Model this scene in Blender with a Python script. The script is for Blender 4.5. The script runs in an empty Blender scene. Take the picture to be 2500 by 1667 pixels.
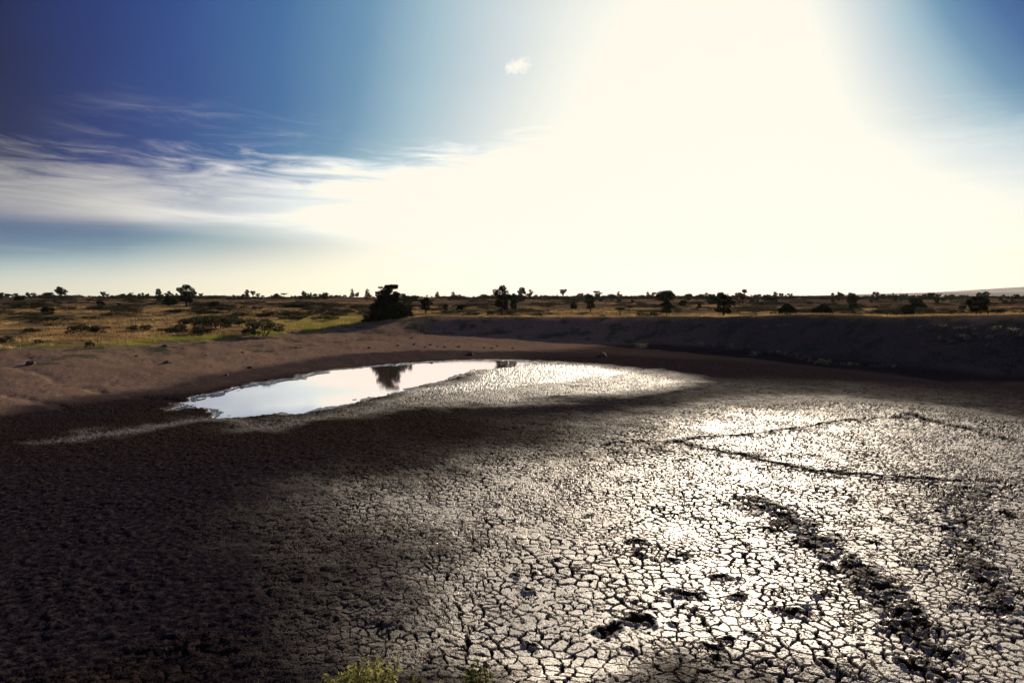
import bpy, math, random
import numpy as np
from mathutils import Vector, Matrix
sc = bpy.context.scene
col = sc.collection
R = math.radians
# ---------------------------------------------------------------- camera
HC = 6.0                      # eye height above the mud floor
FPX = 1667.0                  # focal length in pixels of a 2500 px wide frame (24 mm lens)
PITCH = math.atan((833.5 - 724.5) / FPX)
cam_d = bpy.data.cameras.new("camera"); cam_d.sensor_width = 36.0; cam_d.lens = 24.0
cam_d.clip_start = 0.1; cam_d.clip_end = 60000
cam = bpy.data.objects.new("camera", cam_d); col.objects.link(cam)
cam.location = (0, 0, HC); cam.rotation_euler = (math.pi / 2 - PITCH, 0, 0)
sc.camera = cam

SUN_AZ, SUN_EL = 19.0, 14.8   # degrees right of +Y, degrees up
# ---------------------------------------------------------------- node helper
class G:
    """tiny expression builder on a node tree"""
    def __init__(s, nt): s.nt = nt
    def new(s, t, **kw):
        n = s.nt.nodes.new(t)
        for k, v in kw.items(): setattr(n, k, v)
        return n
    def link(s, inp, v):
        if isinstance(v, bpy.types.NodeSocket): s.nt.links.new(v, inp)
        elif v is not None: inp.default_value = v
    def m(s, op, a, b=None, c=None, clamp=False):
        n = s.new('ShaderNodeMath', operation=op, use_clamp=clamp)
        for i, v in enumerate((a, b, c)):
            if v is not None: s.link(n.inputs[i], v)
        return n.outputs[0]
    def add(s, a, b): return s.m('ADD', a, b)
    def sub(s, a, b): return s.m('SUBTRACT', a, b)
    def mul(s, a, b, c=None):
        r = s.m('MULTIPLY', a, b)
        return r if c is None else s.m('MULTIPLY', r, c)
    def div(s, a, b): return s.m('DIVIDE', a, b)
    def sat(s, a): return s.m('ADD', a, 0.0, clamp=True)
    def inv(s, a): return s.m('SUBTRACT', 1.0, a, clamp=True)
    def ss(s, x, lo, hi, a=0.0, b=1.0):
        n = s.new('ShaderNodeMapRange', interpolation_type='SMOOTHSTEP')
        for i, v in enumerate((x, lo, hi, a, b)): s.link(n.inputs[i], v)
        return n.outputs[0]
    def lin(s, x, lo, hi, a=0.0, b=1.0):
        n = s.new('ShaderNodeMapRange')
        for i, v in enumerate((x, lo, hi, a, b)): s.link(n.inputs[i], v)
        return n.outputs[0]
    def xyz(s, x, y, z=0.0):
        n = s.new('ShaderNodeCombineXYZ')
        for i, v in enumerate((x, y, z)): s.link(n.inputs[i], v)
        return n.outputs[0]
    def sep(s, v):
        n = s.new('ShaderNodeSeparateXYZ'); s.link(n.inputs[0], v); return n.outputs
    def noise(s, vec, scale, detail=3.0, rough=0.55, dist=0.0, dim='3D', out=0):
        n = s.new('ShaderNodeTexNoise', noise_dimensions=dim)
        s.link(n.inputs['Vector'], vec)
        n.inputs['Scale'].default_value = scale; n.inputs['Detail'].default_value = detail
        n.inputs['Roughness'].default_value = rough; n.inputs['Distortion'].default_value = dist
        return n.outputs[out]
    def mix(s, f, a, b, blend='MIX'):
        n = s.new('ShaderNodeMix', data_type='RGBA', blend_type=blend)
        s.link(n.inputs[0], f)
        for sock, v in ((n.inputs[6], a), (n.inputs[7], b)):
            if isinstance(v, tuple): v = (*v, 1.0) if len(v) == 3 else v
            s.link(sock, v)
        return n.outputs[2]
    def vmix(s, f, a, b):
        n = s.new('ShaderNodeMix', data_type='VECTOR')
        s.link(n.inputs[0], f); s.link(n.inputs[4], a); s.link(n.inputs[5], b)
        return n.outputs[1]
    def ramp(s, f, stops):
        n = s.new('ShaderNodeValToRGB'); s.link(n.inputs[0], f)
        e = n.color_ramp.elements
        e.remove(e[1]); e[0].position = stops[0][0]; e[0].color = (*stops[0][1], 1)
        for p, c in stops[1:]: e.new(p).color = (*c, 1)
        return n.outputs[0]
    def scale(s, c, f):
        n = s.new('ShaderNodeVectorMath', operation='SCALE'); s.link(n.inputs[0], c); s.link(n.inputs[3], f)
        return n.outputs[0]
    def vadd(s, a, b):
        n = s.new('ShaderNodeVectorMath', operation='ADD'); s.link(n.inputs[0], a); s.link(n.inputs[1], b)
        return n.outputs[0]

# ---------------------------------------------------------------- sky
w = bpy.data.worlds.new("World"); sc.world = w; w.use_nodes = True
nt = w.node_tree; nt.nodes.clear(); g = G(nt)
tc = g.new('ShaderNodeTexCoord')
x, y, z = g.sep(tc.outputs['Generated'])
az = g.mul(g.m('ARCTAN2', x, y), 180 / math.pi)
el = g.mul(g.m('ARCSINE', z), 180 / math.pi)
elp = g.m('MAXIMUM', el, 0.0)
dx = g.sub(az, SUN_AZ - 0.5)
right = g.m('GREATER_THAN', dx, 0.0)
# lens vignetting painted into the sky: glare falls off faster right of the sun
sx = g.add(1.0, g.mul(right, g.lin(elp, 7, 22, .72, 1.55)))
dxs = g.mul(dx, sx)
dyl = g.mul(g.sub(elp, SUN_EL - 3.0), .85)
r0 = g.m('SQRT', g.add(g.m('POWER', g.m('ABSOLUTE', dxs), 2.0), g.m('POWER', g.m('ABSOLUTE', dyl), 2.0)))
hz = g.m('EXPONENT', g.mul(g.div(g.mul(elp, elp), g.add(21.0, g.mul(g.m('MAXIMUM', g.add(g.m('MINIMUM', az, 5.0), 30.0), 0.0), 2.6))), -1.0))
r1 = g.mul(r0, g.sub(1.0, g.mul(hz, 0.65)))
big = g.noise(g.xyz(g.mul(az, 0.045), g.mul(el, 0.09), 3.1), 1.0, 3, 0.5, 0.3)
r1 = g.mul(r1, g.add(0.93, g.mul(big, 0.14)))
STOPS = [(0.0, (1.35, 1.2, .95)), (8, (1.30, 1.17, .94)), (12, (1.02, 1.0, .88)), (16, (.86, .88, .82)), (20, (.66, .73, .75)), (26, (.37, .53, .62)),
         (31, (.145, .30, .46)), (37, (.050, .15, .35)), (44, (.022, .068, .25)), (50, (.012, .034, .165)), (56, (.006, .012, .065)),
         (63, (.004, .007, .040)), (74, (.05, .06, .13)), (90, (.10, .12, .24))]
def skyramp(r): return g.ramp(g.div(r, 100.0), [(p / 100, c) for p, c in STOPS])
base = skyramp(r1)
lum = g.new('ShaderNodeRGBToBW')
g.link(lum.inputs[0], skyramp(g.mul(r1, 0.38)))
# cirrus band
p1 = g.xyz(g.mul(az, 0.060), g.add(g.mul(el, 0.62), g.mul(az, 0.012)), 0.0)
c1 = g.noise(p1, 1.0, 6, 0.56, 0.6)
p2 = g.xyz(g.mul(az, 0.15), g.add(g.mul(el, 0.95), g.mul(az, 0.02)), 7.0)
c2 = g.noise(p2, 1.0, 7, 0.62, 1.0)
topel = g.add(g.add(10.8, g.mul(g.m('MAXIMUM', g.add(g.m('MINIMUM', az, 4.0), 27.0), 0.0), 0.085)), g.mul(g.sub(c2, .5), 7.0))
band = g.mul(g.ss(el, g.sub(4.5, g.mul(g.add(az, 37), 0.03)), 6.3), g.inv(g.ss(el, g.sub(topel, 3.6), topel)))
streak = g.ss(c1, 0.26, 0.74)
cir = g.mul(band, g.add(0.42, g.mul(streak, 0.58)))
wm = g.mul(g.mul(g.ss(el, 8.5, 11.0), g.inv(g.ss(el, 11.6, 15.5))), g.mul(g.ss(az, -36, -27), g.inv(g.ss(az, -20, -9))))
wisp = g.mul(wm, g.ss(g.add(g.mul(c2, .55), g.mul(c1, .45)), 0.44, 0.80))
low = g.mul(g.mul(g.ss(el, 2.9, 3.4), g.inv(g.ss(el, 3.5, 4.3))), g.mul(g.ss(c1, .5, .75), 0.35))
rightside = g.ss(az, 16.0, 26.0, 1.0, 0.0)
c_all = g.sat(g.add(g.add(g.mul(cir, g.add(0.22, g.mul(rightside, .78))), g.mul(wisp, 0.5)), low))
fade = g.inv(g.ss(r1, 50, 62, 0, .35))
ccol = g.mix(1.0, lum.outputs[0], (1.0, .97, .93), 'MULTIPLY')
ccol = g.scale(g.mix(0.08, ccol, (.30, .31, .36)), g.lin(az, -36, -14, .80, 1.30))
skyc = g.mix(g.mul(c_all, g.mul(fade, .92)), base, ccol)
# one small puff of cumulus
ax_ = g.div(g.sub(az, 0.55), 1.35); ay_ = g.div(g.sub(el, 18.25), 0.72)
pn = g.noise(g.xyz(az, el, 0.0), 1.6, 5, 0.6)
tilt = g.sub(ay_, g.mul(ax_, 0.35))
pr = g.m('SQRT', g.add(g.mul(ax_, ax_), g.mul(tilt, tilt)))
puff = g.mul(g.ss(g.add(g.sub(.92, pr), g.mul(g.sub(pn, .5), 2.4)), 0.0, 0.75), .9)
skyc = g.mix(puff, skyc, (1.12, 1.08, .98))
skyc = g.mix(g.mul(g.m('EXPONENT', g.mul(elp, -1 / 5.0)), .3), skyc, g.mix(1.0, skyc, (.80, .80, .72), 'MULTIPLY'))
lowl = g.mul(g.m('EXPONENT', g.mul(g.m('POWER', g.m('ABSOLUTE', g.sub(el, 4.6)), 2.0), -.22)), g.mul(g.ss(az, -24, -10, 1.0, 0.0), .38))
skyc = g.mix(g.mul(lowl, g.inv(c_all)), skyc, (.105, .180, .255))
# warm cream near the horizon
skyc = g.mix(g.mul(g.m('EXPONENT', g.mul(elp, -1 / 1.8)), .42), skyc, g.mix(1.0, (.76, .72, .60), g.scale(g.xyz(1, 1, 1), g.lin(r0, 22, 66, 1.5, .62)), 'MULTIPLY'))
skyc = g.mix(g.m('EXPONENT', g.mul(elp, -1 / 5.0)), skyc, g.mix(1.0, skyc, (1.12, 1.07, .93), 'MULTIPLY'))
skyc = g.mix(1.0, skyc, (1.2, .965, .850), 'DARKEN')
below = g.ss(el, -3.0, -0.2)
skyc = g.mix(below, (.03, .03, .035), skyc)
nis = g.new('ShaderNodeTexSky', sky_type='NISHITA', sun_disc=False)
nis.sun_elevation = R(SUN_EL); nis.sun_rotation = R(SUN_AZ); nis.altitude = 1500; nis.air_density = 1.2; nis.dust_density = 0.6
bg1 = g.new('ShaderNodeBackground'); g.link(bg1.inputs[0], nis.outputs[0]); bg1.inputs[1].default_value = 0.05
bg2 = g.new('ShaderNodeBackground'); g.link(bg2.inputs[0], skyc); bg2.inputs[1].default_value = 0.76
NISMIX = 0.04
mx = g.new('ShaderNodeMixShader'); mx.inputs[0].default_value = 1 - NISMIX
nt.links.new(bg1.outputs[0], mx.inputs[1]); nt.links.new(bg2.outputs[0], mx.inputs[2])
out = g.new('ShaderNodeOutputWorld'); nt.links.new(mx.outputs[0], out.inputs[0])
w.cycles.sampling_method = 'MANUAL'; w.cycles.sample_map_resolution = 1024

sun_d = bpy.data.lights.new("sun", 'SUN'); sun_d.energy = 5.0; sun_d.angle = R(0.5); sun_d.color = (1.0, .85, .65)
sun = bpy.data.objects.new("sun", sun_d); col.objects.link(sun)
sdir = Vector((math.sin(R(SUN_AZ)) * math.cos(R(SUN_EL)), math.cos(R(SUN_AZ)) * math.cos(R(SUN_EL)), math.sin(R(SUN_EL))))
sun.rotation_euler = sdir.to_track_quat('Z', 'Y').to_euler(); sun.location = sdir * 50
sc.view_settings.view_transform = 'Standard'; sc.view_settings.look = 'None'
sc.view_settings.exposure = 0.4; sc.view_settings.gamma = 1.0
sc.cycles.max_bounces = 5; sc.cycles.diffuse_bounces = 2; sc.cycles.glossy_bounces = 2; sc.cycles.transmission_bounces = 3
sc.cycles.transparent_max_bounces = 6; sc.cycles.volume_bounces = 0; sc.cycles.sample_clamp_indirect = 4.0
sc.cycles.use_denoising = True; sc.cycles.caustics_reflective = False

# ---------------------------------------------------------------- helpers
rng = np.random.default_rng(7)
_tab = np.random.default_rng(11).random((16, 256, 256)).astype(np.float32)
def vn(x, y, k):
    """value noise 0..1"""
    t = _tab[k % 16]
    xi = np.floor(x).astype(np.int64); yi = np.floor(y).astype(np.int64)
    fx = x - xi; fy = y - yi
    fx = fx * fx * (3 - 2 * fx); fy = fy * fy * (3 - 2 * fy)
    x0 = xi & 255; x1 = (xi + 1) & 255; y0 = yi & 255; y1 = (yi + 1) & 255
    return (t[x0, y0] * (1 - fx) + t[x1, y0] * fx) * (1 - fy) + (t[x0, y1] * (1 - fx) + t[x1, y1] * fx) * fy
def fbm(x, y, k, o=4, g=0.5):
    s = 0; a = 1; n = 0
    for i in range(o):
        s = s + a * vn(x * 2 ** i + 17.3 * i, y * 2 ** i + 5.1 * i, k + i); n += a; a *= g
    return s / n
def smooth(x, a, b):
    t = np.clip((x - a) / (b - a), 0, 1); return t * t * (3 - 2 * t)
cp, sp = math.cos(PITCH), math.sin(PITCH)
def ray(px, py):
    """direction through a picture point, as (X, Z) per unit Y"""
    u = (px - 1250) / FPX; v = (833.5 - py) / FPX
    d = (u, cp + v * sp, -sp + v * cp)
    return d[0] / d[1], d[2] / d[1]
def on_z(px, py, z=0.0):
    a, b = ray(px, py); Y = (z - HC) / b
    return a * Y, Y
def poly_world(pts, z=0.0): return np.array([on_z(px, py, z) for px, py in pts])
def sdf_poly(X, Y, P):
    """signed distance to polygon, positive inside"""
    n = len(P); d = np.full(X.shape, 1e9); ins = np.zeros(X.shape, bool)
    for i in range(n):
        ax, ay = P[i]; bx, by = P[(i + 1) % n]
        ex, ey = bx - ax, by - ay
        t = np.clip(((X - ax) * ex + (Y - ay) * ey) / (ex * ex + ey * ey), 0, 1)
        d = np.minimum(d, np.hypot(X - ax - t * ex, Y - ay - t * ey))
        c = ((ay > Y) != (by > Y)) & (X < (bx - ax) * (Y - ay) / (by - ay + 1e-12) + ax)
        ins ^= c
    return np.where(ins, d, -d)
def dist_line(X, Y, P):
    d = np.full(X.shape, 1e9)
    for i in range(len(P) - 1):
        ax, ay = P[i]; bx, by = P[i + 1]; ex, ey = bx - ax, by - ay
        t = np.clip(((X - ax) * ex + (Y - ay) * ey) / (ex * ex + ey * ey), 0, 1)
        d = np.minimum(d, np.hypot(X - ax - t * ex, Y - ay - t * ey))
    return d

# ---------------------------------------------------------------- shape of the land
# per picture column: distance Y and height of slope start, toe, crest, plain behind
KEYS = [(-1500, (28, 0), (38, 1.2), (46, 1.9), (56, 2.1)),
        (-600, (30, 0), (40, 1.2), (49, 1.9), (58, 2.1)),
        (0, (34, 0), (46, 1.15), (54, 1.85), (58, 2.2)),
        (250, (38, 0), (50, 1.0), (58, 1.8), (62, 2.1)),
        (500, (42, 0), (56, .9), (67, 1.75), (72, 2.05)),
        (700, (51, 0), (66, .8), (80, 1.8), (90, 2.2)),
        (880, (58, 0), (76, .8), (96, 1.9), (108, 2.4)),
        (960, (60, 0), (82, .85), (97, 2.5), (108, 2.5)),
        (1050, (63, 0), (89, 1.0), (97, 3.1), (105, 2.6)),
        (1250, (65, 0), (88, .65), (96, 3.1), (104, 2.7)),
        (1500, (67, 0), (81, .5), (90, 3.2), (98, 2.7)),
        (1750, (64, 0), (72, .5), (80, 3.5), (91, 2.7)),
        (2000, (56, 0), (61.5, .5), (70, 4.0), (84, 2.7)),
        (2200, (49, 0), (53, .55), (62, 4.05), (76, 2.7)),
        (2500, (41, 0), (45, .6), (54, 4.4), (68, 2.7)),
        (3100, (31, 0), (35, .7), (44, 4.6), (58, 2.7))]
kphi, kr, kz = [], [], []
for px, *pp in KEYS:
    u = (px - 1250) / FPX; kphi.append(math.atan(u))
    kr.append([Y * math.hypot(1, u) for Y, _ in pp]); kz.append([z for _, z in pp])
kphi = np.array(kphi); kr = np.array(kr); kz = np.array(kz)
POOL = poly_world([(432, 988), (470, 971), (520, 958), (600, 943), (700, 924), (800, 905), (900, 893), (1000, 886), (1100, 881), (1200, 879),
                   (1290, 881), (1330, 887), (1280, 893), (1190, 903), (1140, 920), (1060, 942), (1000, 958), (900, 975), (830, 990), (750, 1006), (690, 1016), (600, 1021), (520, 1021), (470, 1011), (436, 1000)])
CRUST_A = poly_world([(1490, 1018), (1640, 1000), (1760, 986), (1900, 978), (2100, 983), (2300, 1003), (2500, 1034), (3200, 1150), (3600, 1500), (3200, 1900),
                      (1200, 1850), (1080, 1640), (1030, 1450), (980, 1330), (900, 1270), (920, 1210), (1060, 1170), (1160, 1128), (1340, 1105), (1490, 1070), (1505, 1045)])
CRUST_B = poly_world([(1130, 890), (1250, 884), (1400, 890), (1560, 905), (1700, 925), (1735, 938), (1660, 955), (1500, 968), (1380, 970), (1200, 985), (1050, 1000), (900, 1012), (800, 1030),
                      (650, 1050), (520, 1060), (560, 1040), (750, 1020), (900, 985), (1060, 955), (1150, 925)])
WETP = poly_world([(110, 1085), (200, 1066), (330, 1048), (430, 1032), (560, 1036), (640, 1036), (560, 1042), (430, 1050), (300, 1070), (180, 1088)])
WETC = poly_world([(1040, 955), (1130, 925), (1200, 903), (1300, 888), (1420, 893), (1560, 910), (1480, 925), (1300, 940), (1150, 955), (1000, 975), (900, 990)])
MARGIN = poly_world([(0, 1000), (200, 975), (400, 945), (520, 925), (700, 893), (850, 875), (1000, 864), (1250, 862), (1450, 866), (1600, 872), (1600, 905), (1330, 893), (1200, 893), (1100, 890), (900, 905), (700, 935), (500, 972), (420, 1000), (300, 1030), (0, 1100)])
TRACKS = [poly_world(p) for p in (
    [(1530, 1084), (1640, 1078), (1750, 1070), (1850, 1058), (1950, 1050), (2000, 1040), (2060, 1030), (2130, 1020), (2230, 1018)],
    [(1650, 1081), (1720, 1098), (1800, 1112), (1850, 1122), (1900, 1136), (1980, 1148), (2050, 1158), (2150, 1168), (2250, 1173), (2400, 1186)],
    [(2215, 1010), (2280, 1032), (2370, 1050), (2440, 1070), (2520, 1088)],
    [(1440, 1085), (1530, 1084)])]
BLOTCH = [poly_world(p) for p in (
    [(1840, 1230), (1900, 1260), (1960, 1300), (2020, 1340), (2070, 1380), (2130, 1420), (2170, 1480), (2220, 1530), (2260, 1600), (2300, 1680)],
    [(2420, 1180), (2340, 1230), (2350, 1300), (2380, 1370), (2420, 1440), (2450, 1500)])]
GULLY = [poly_world(p, z) for p, z in (
    ([(60, 915), (130, 925), (200, 934), (260, 938), (310, 944), (370, 949), (450, 953)], .7),
    ([(-40, 952), (60, 959), (120, 968), (150, 976)], .6),
    ([(40, 852), (120, 851), (215, 846), (225, 846)], 1.75), ([(262, 841), (300, 838), (335, 838)], 1.8), ([(692, 799), (720, 801), (752, 797)], 1.8))]
BAND = poly_world([(-400, 1010), (300, 1060), (600, 1060), (830, 1035), (1050, 1005), (1250, 988), (1450, 975), (1650, 965), (1640, 990), (1490, 1010), (1480, 1060), (1330, 1098), (1150, 1120), (1000, 1150), (500, 1140), (-400, 1150)])
DARKR = poly_world([(1500, 852), (1800, 850), (2200, 865), (3200, 920), (3200, 1140), (2500, 1030), (2300, 998), (2100, 978), (1900, 972), (1760, 980), (1640, 992), (1500, 1010), (1400, 1020), (1250, 1005), (1400, 985), (1600, 965), (1735, 940), (1600, 900), (1450, 883), (1300, 874), (1300, 866)])  # bank's cast shadow painted on as darker ground, plus end of trampled band
DARKP = poly_world([(-900, 1050), (0, 1075), (300, 1098), (700, 1085), (950, 1075), (1150, 1085), (1020, 1125), (880, 1190), (850, 1280), (960, 1400), (1020, 1500), (1100, 1850), (-900, 1850)])  # near-left trampled mud, with lens vignetting put into its dark colour
pr_ = random.Random(5)
PRINTS = []
for ln, k in ((BLOTCH[0], 95), (BLOTCH[1], 50)):
    for i in range(k):
        j = pr_.randrange(len(ln) - 1); t = pr_.random(); q = ln[j] * (1 - t) + ln[j + 1] * t
        s_ = 0.022 * q[1]
        PRINTS.append((q[0] + pr_.gauss(0, s_), q[1] + pr_.gauss(0, s_ * 1.3), pr_.uniform(.07, .15), pr_.uniform(0, 3.14), pr_.uniform(.03, .08)))
for i in range(50):
    q = on_z(pr_.uniform(1150, 2500), pr_.choice((pr_.uniform(1290, 1660), pr_.uniform(1180, 1660), pr_.uniform(1040, 1300))))
    PRINTS.append((q[0], q[1], pr_.uniform(.06, .15), pr_.uniform(0, 3.14), pr_.uniform(.03, .08)))
for px, py, r in ((1750, 1410, .2), (1790, 1460, .16), (1560, 1515, .24), (1500, 1540, .2), (1930, 1500, .22), (1690, 1455, .26), (1640, 1370, .2), (2160, 1270, .15),
                  (2040, 1130, .12), (2065, 1150, .14), (2080, 1120, .12), (2120, 1160, .13), (2020, 1125, .12)):
    q = on_z(px, py); PRINTS.append((q[0], q[1], r * .8, pr_.uniform(-.4, .4), .07))
PRINTS = np.array(PRINTS)

def land(X, Y, detail=True):
    """height of the land and its masks"""
    X = np.asarray(X, float); Y = np.asarray(Y, float)
    phi = np.arctan2(X, Y); r = np.hypot(X, Y)
    pc = np.clip(phi, kphi[0], kphi[-1])
    rr = [np.interp(pc, kphi, kr[:, i]) for i in range(4)]
    zz = [np.interp(pc, kphi, kz[:, i]) for i in range(4)]
    wob = (fbm(X * .12 + 40, Y * .12 + 90, 3, 3) - .5)
    rw = r + wob * np.clip((r - 35) / 20, 0, 1) * (3.0 - 1.6 * smooth(np.tan(np.clip(phi, -1.2, 1.2)), -.15, .1))
    z = np.zeros_like(r)
    for i in range(3):
        t = smooth(rw, rr[i], rr[i + 1]) if i else np.clip((rw - rr[i]) / (rr[i + 1] - rr[i]), 0, 1) ** 1.3
        if i == 1: t = np.clip((rw - rr[i]) / (rr[i + 1] - rr[i]), 0, 1); t = .35 * t + .65 * t * t * (3 - 2 * t)
        z = z + (zz[i + 1] - zz[i]) * t
    soil = smooth(rw, rr[0] - 1.5, rr[0] + 3)
    slope = smooth(rw, rr[1] - 1, rr[1] + 1.5) * (1 - smooth(rw, rr[2], rr[2] + 1.5))
    plain = smooth(rw, rr[2] - 1.2 + wob * 4, rr[2] + 1.0 + wob * 4)
    # plain rises gently to a long swell that makes the skyline
    u = np.tan(np.clip(phi, -1.2, 1.2))
    far = 5.45 - 0.35 * smooth(u, .25, .6) + (fbm(X * .004, Y * .004, 5, 3) - .5) * .5
    zp = zz[3] + (far - zz[3]) * np.clip((r - 105) / 320, 0, 1) ** .8
    z = np.where(r > rr[3], z + (zp - zz[3]) * smooth(r, rr[3], rr[3] + 25), z)
    z = z - 2.2 * smooth(r, 470, 900)
    z = z + plain * ((fbm(X * .07, Y * .07, 2, 4) - .5) * .9 * np.clip(r / 150, .35, 1) * (1 - smooth(r, 300, 420) * .6))
    z = z + slope * (fbm(X * .22, Y * .22, 8, 4) - .5) * .35
    crestn = np.exp(-((rw - rr[2]) / 4) ** 2)
    z = z + crestn * (fbm(X * .07, Y * .07, 6, 3) - .5) * .55 * smooth(u, -.2, -.1)
    z = z + soil * (1 - plain) * ((fbm(X * .25, Y * .25, 9, 4) - .5) * .25 + (fbm(X * 1.1, Y * .9, 3, 4) - .5) * .16)
    # near bank under and behind the camera
    near = 4.25 * (1 - smooth(r, .8, 11.5)) ** 1.1
    nb = (fbm(X * .5, Y * .5, 4, 3) - .5) * .25 * (1 - smooth(r, 9, 16))
    z = z + near + nb
    back = smooth(np.abs(phi), R(62), R(115))
    zb = 4.25 - 1.5 * smooth(r, 6, 18) + (fbm(X * .2, Y * .2, 4, 3) - .5) * .3 + (fbm(X * .004, Y * .004, 5, 3) - .5) * .5
    z = z * (1 - back) + zb * back
    # pool basin
    ps = sdf_poly(X, Y, POOL) + (fbm(X * .9, Y * .45, 1, 4) - .5) * 1.6 + (fbm(X * .25, Y * .2, 13, 2) - .5) * 1.5 + (fbm(X * 2.8, Y * 1.1, 5, 3) - .5) * (.7 + 1.8 * smooth(-X, 16, 24))
    floor = (1 - soil) * (1 - back) * smooth(r, 12, 20)
    z = z + np.where(r < 80, .035 - .15 * smooth(ps, -.8, 2.4), 0.0)
    # far land
    D = r
    hill = 88 * smooth(D, 3200, 5200) * smooth(u, .30, .62) * (.8 + .2 * fbm(X * .0008, Y * .0008, 7, 3)) * .35
    hill += 28 * smooth(D, 3200, 5200) * smooth(u, .22, .5) * 0
    mtn = 120 * smooth(D, 6800, 8600) * smooth(u, .50, .90) * (.8 + .4 * fbm(X * .0006, Y * .0006, 7, 3))
    z = z + (hill + mtn) * (Y > 0)
    M = {'plain': np.maximum(plain, back), 'soil': np.maximum(soil, back), 'slope': slope}
    if not detail: return z, M
    wx = X + (fbm(X * .35, Y * .35, 2, 4) - .5) * 4.5; wy = Y + (fbm(X * .35 + 9, Y * .35, 6, 4) - .5) * 5.5
    sa = sdf_poly(wx, wy, CRUST_A) / np.clip(r / 20, .7, 2.5); ca = .87 * smooth(sa, -1.6, 3.6) + .13 * smooth(sa, -4.5, 2.0)
    cb = smooth(sdf_poly(wx, wy, CRUST_B), -1.6, 3.2)
    crust = np.maximum(ca, cb * (0.42 + .40 * smooth(X / Y, -.25, .0)))
    nearfade = smooth(r - wob * 6 + np.maximum(0, .06 - u) * 9, 6.8, 10.2)
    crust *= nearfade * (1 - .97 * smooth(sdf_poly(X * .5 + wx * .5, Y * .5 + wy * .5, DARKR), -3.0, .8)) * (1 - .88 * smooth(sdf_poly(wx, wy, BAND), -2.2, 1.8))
    tr = np.zeros_like(r); dz = np.zeros_like(r)
    rag = fbm(X * 1.7, Y * 1.7, 10, 3)
    for i, P in enumerate(TRACKS):
        m = r < 60
        d = dist_line(X[m] + (rag[m] - .5) * .9, Y[m] + (fbm(X[m] * 1.3, Y[m] * 1.3, 12, 3) - .5) * 1.3, P)
        wd = (.13, .14, .18, .10)[i]
        brk = smooth(fbm(X[m] * .9, Y[m] * .6, 7, 3), .24, .40); dz[m] -= .10 * brk * np.exp(-(d / wd) ** 2); dz[m] += .03 * brk * np.exp(-((d - wd * 2.4) / (wd * 1.1)) ** 2) * smooth(rag[m], .4, .6)
        tr[m] = np.maximum(tr[m], brk * np.exp(-(d / (wd * 1.7)) ** 2))
    for P in BLOTCH:
        m = r < 60
        d = dist_line(X[m], Y[m], P); wd = .030 * Y[m]
        b = np.exp(-(d / wd) ** 2) * smooth(vn(X[m] * 3.6, Y[m] * 3.2, 9) * .55 + vn(X[m] * 8.5, Y[m] * 7.5, 3) * .45, .49, .60)
        tr[m] = np.maximum(tr[m], b * .85)
    for hx, hy, hr, ha, hd in PRINTS:
        m = np.flatnonzero((np.abs(X - hx).ravel() < 3 * hr) & (np.abs(Y - hy).ravel() < 3 * hr))
        if not len(m): continue
        ax = X.ravel()[m] - hx; ay = Y.ravel()[m] - hy
        qx = ax * math.cos(ha) + ay * math.sin(ha); qy = (-ax * math.sin(ha) + ay * math.cos(ha)) * 1.35
        q = np.hypot(qx * .8, qy) / hr * (1 + (rag.ravel()[m] - .5) * 1.2 + (vn(X.ravel()[m] * 7, Y.ravel()[m] * 7, 4) - .5) * .8)
        dz.ravel()[m] += -hd * (1 - smooth(q, .55, 1.05)) + hd * .18 * np.exp(-((q - 1.35) / .25) ** 2)
        tr.ravel()[m] = np.maximum(tr.ravel()[m], 1 - smooth(q, .8, 1.35))
    for P in GULLY:
        m = r < 70
        d = dist_line(X[m] + wob[m] * 2, Y[m] + (rag[m] - .5) * .8, P)
        dz[m] -= (.40 if P[0][1] > 50 else .11) * np.exp(-(d / .5) ** 2) * smooth(fbm(X[m] * .5, Y[m] * .5, 6, 2), .3, .5)
    z = z + dz * (1 - back)
    M['crust'] = crust * (1 - tr)
    M['wet'] = np.maximum(smooth(ps, -.05, .5), np.maximum(smooth(sdf_poly(wx, wy, WETP), -.9, 1.5) * .38, smooth(sdf_poly(wx, wy, WETC), -1, 1.5) * .6))
    M['damp'] = smooth(sdf_poly(wx * .4 + X * .6, wy * .4 + Y * .6, MARGIN), -.8, 1.2)
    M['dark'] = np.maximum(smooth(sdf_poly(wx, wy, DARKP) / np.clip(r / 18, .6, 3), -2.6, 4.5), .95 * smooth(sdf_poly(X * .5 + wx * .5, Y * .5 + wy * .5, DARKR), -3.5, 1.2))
    M['back'] = back
    M['tramp'] = tr
    grn = np.exp(-((rw - rr[2] - .5) / 2.6) ** 2) * smooth(-u, .18, .30) * (.35 + .65 * smooth(u, -.62, -.48)) * smooth(fbm(X * .3, Y * .3, 14, 3), .35, .55)
    grn = np.maximum(grn, smooth(-u, .2, .26) * smooth(u, -.40, -.32) * smooth(rw, rr[2] + 1, rr[2] + 5) * (1 - smooth(rw, rr[2] + 22, rr[2] + 36)))
    M['green'] = grn
    return z, M
def zland(x, y): return float(land(np.array([x]), np.array([y]), False)[0][0])
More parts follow.
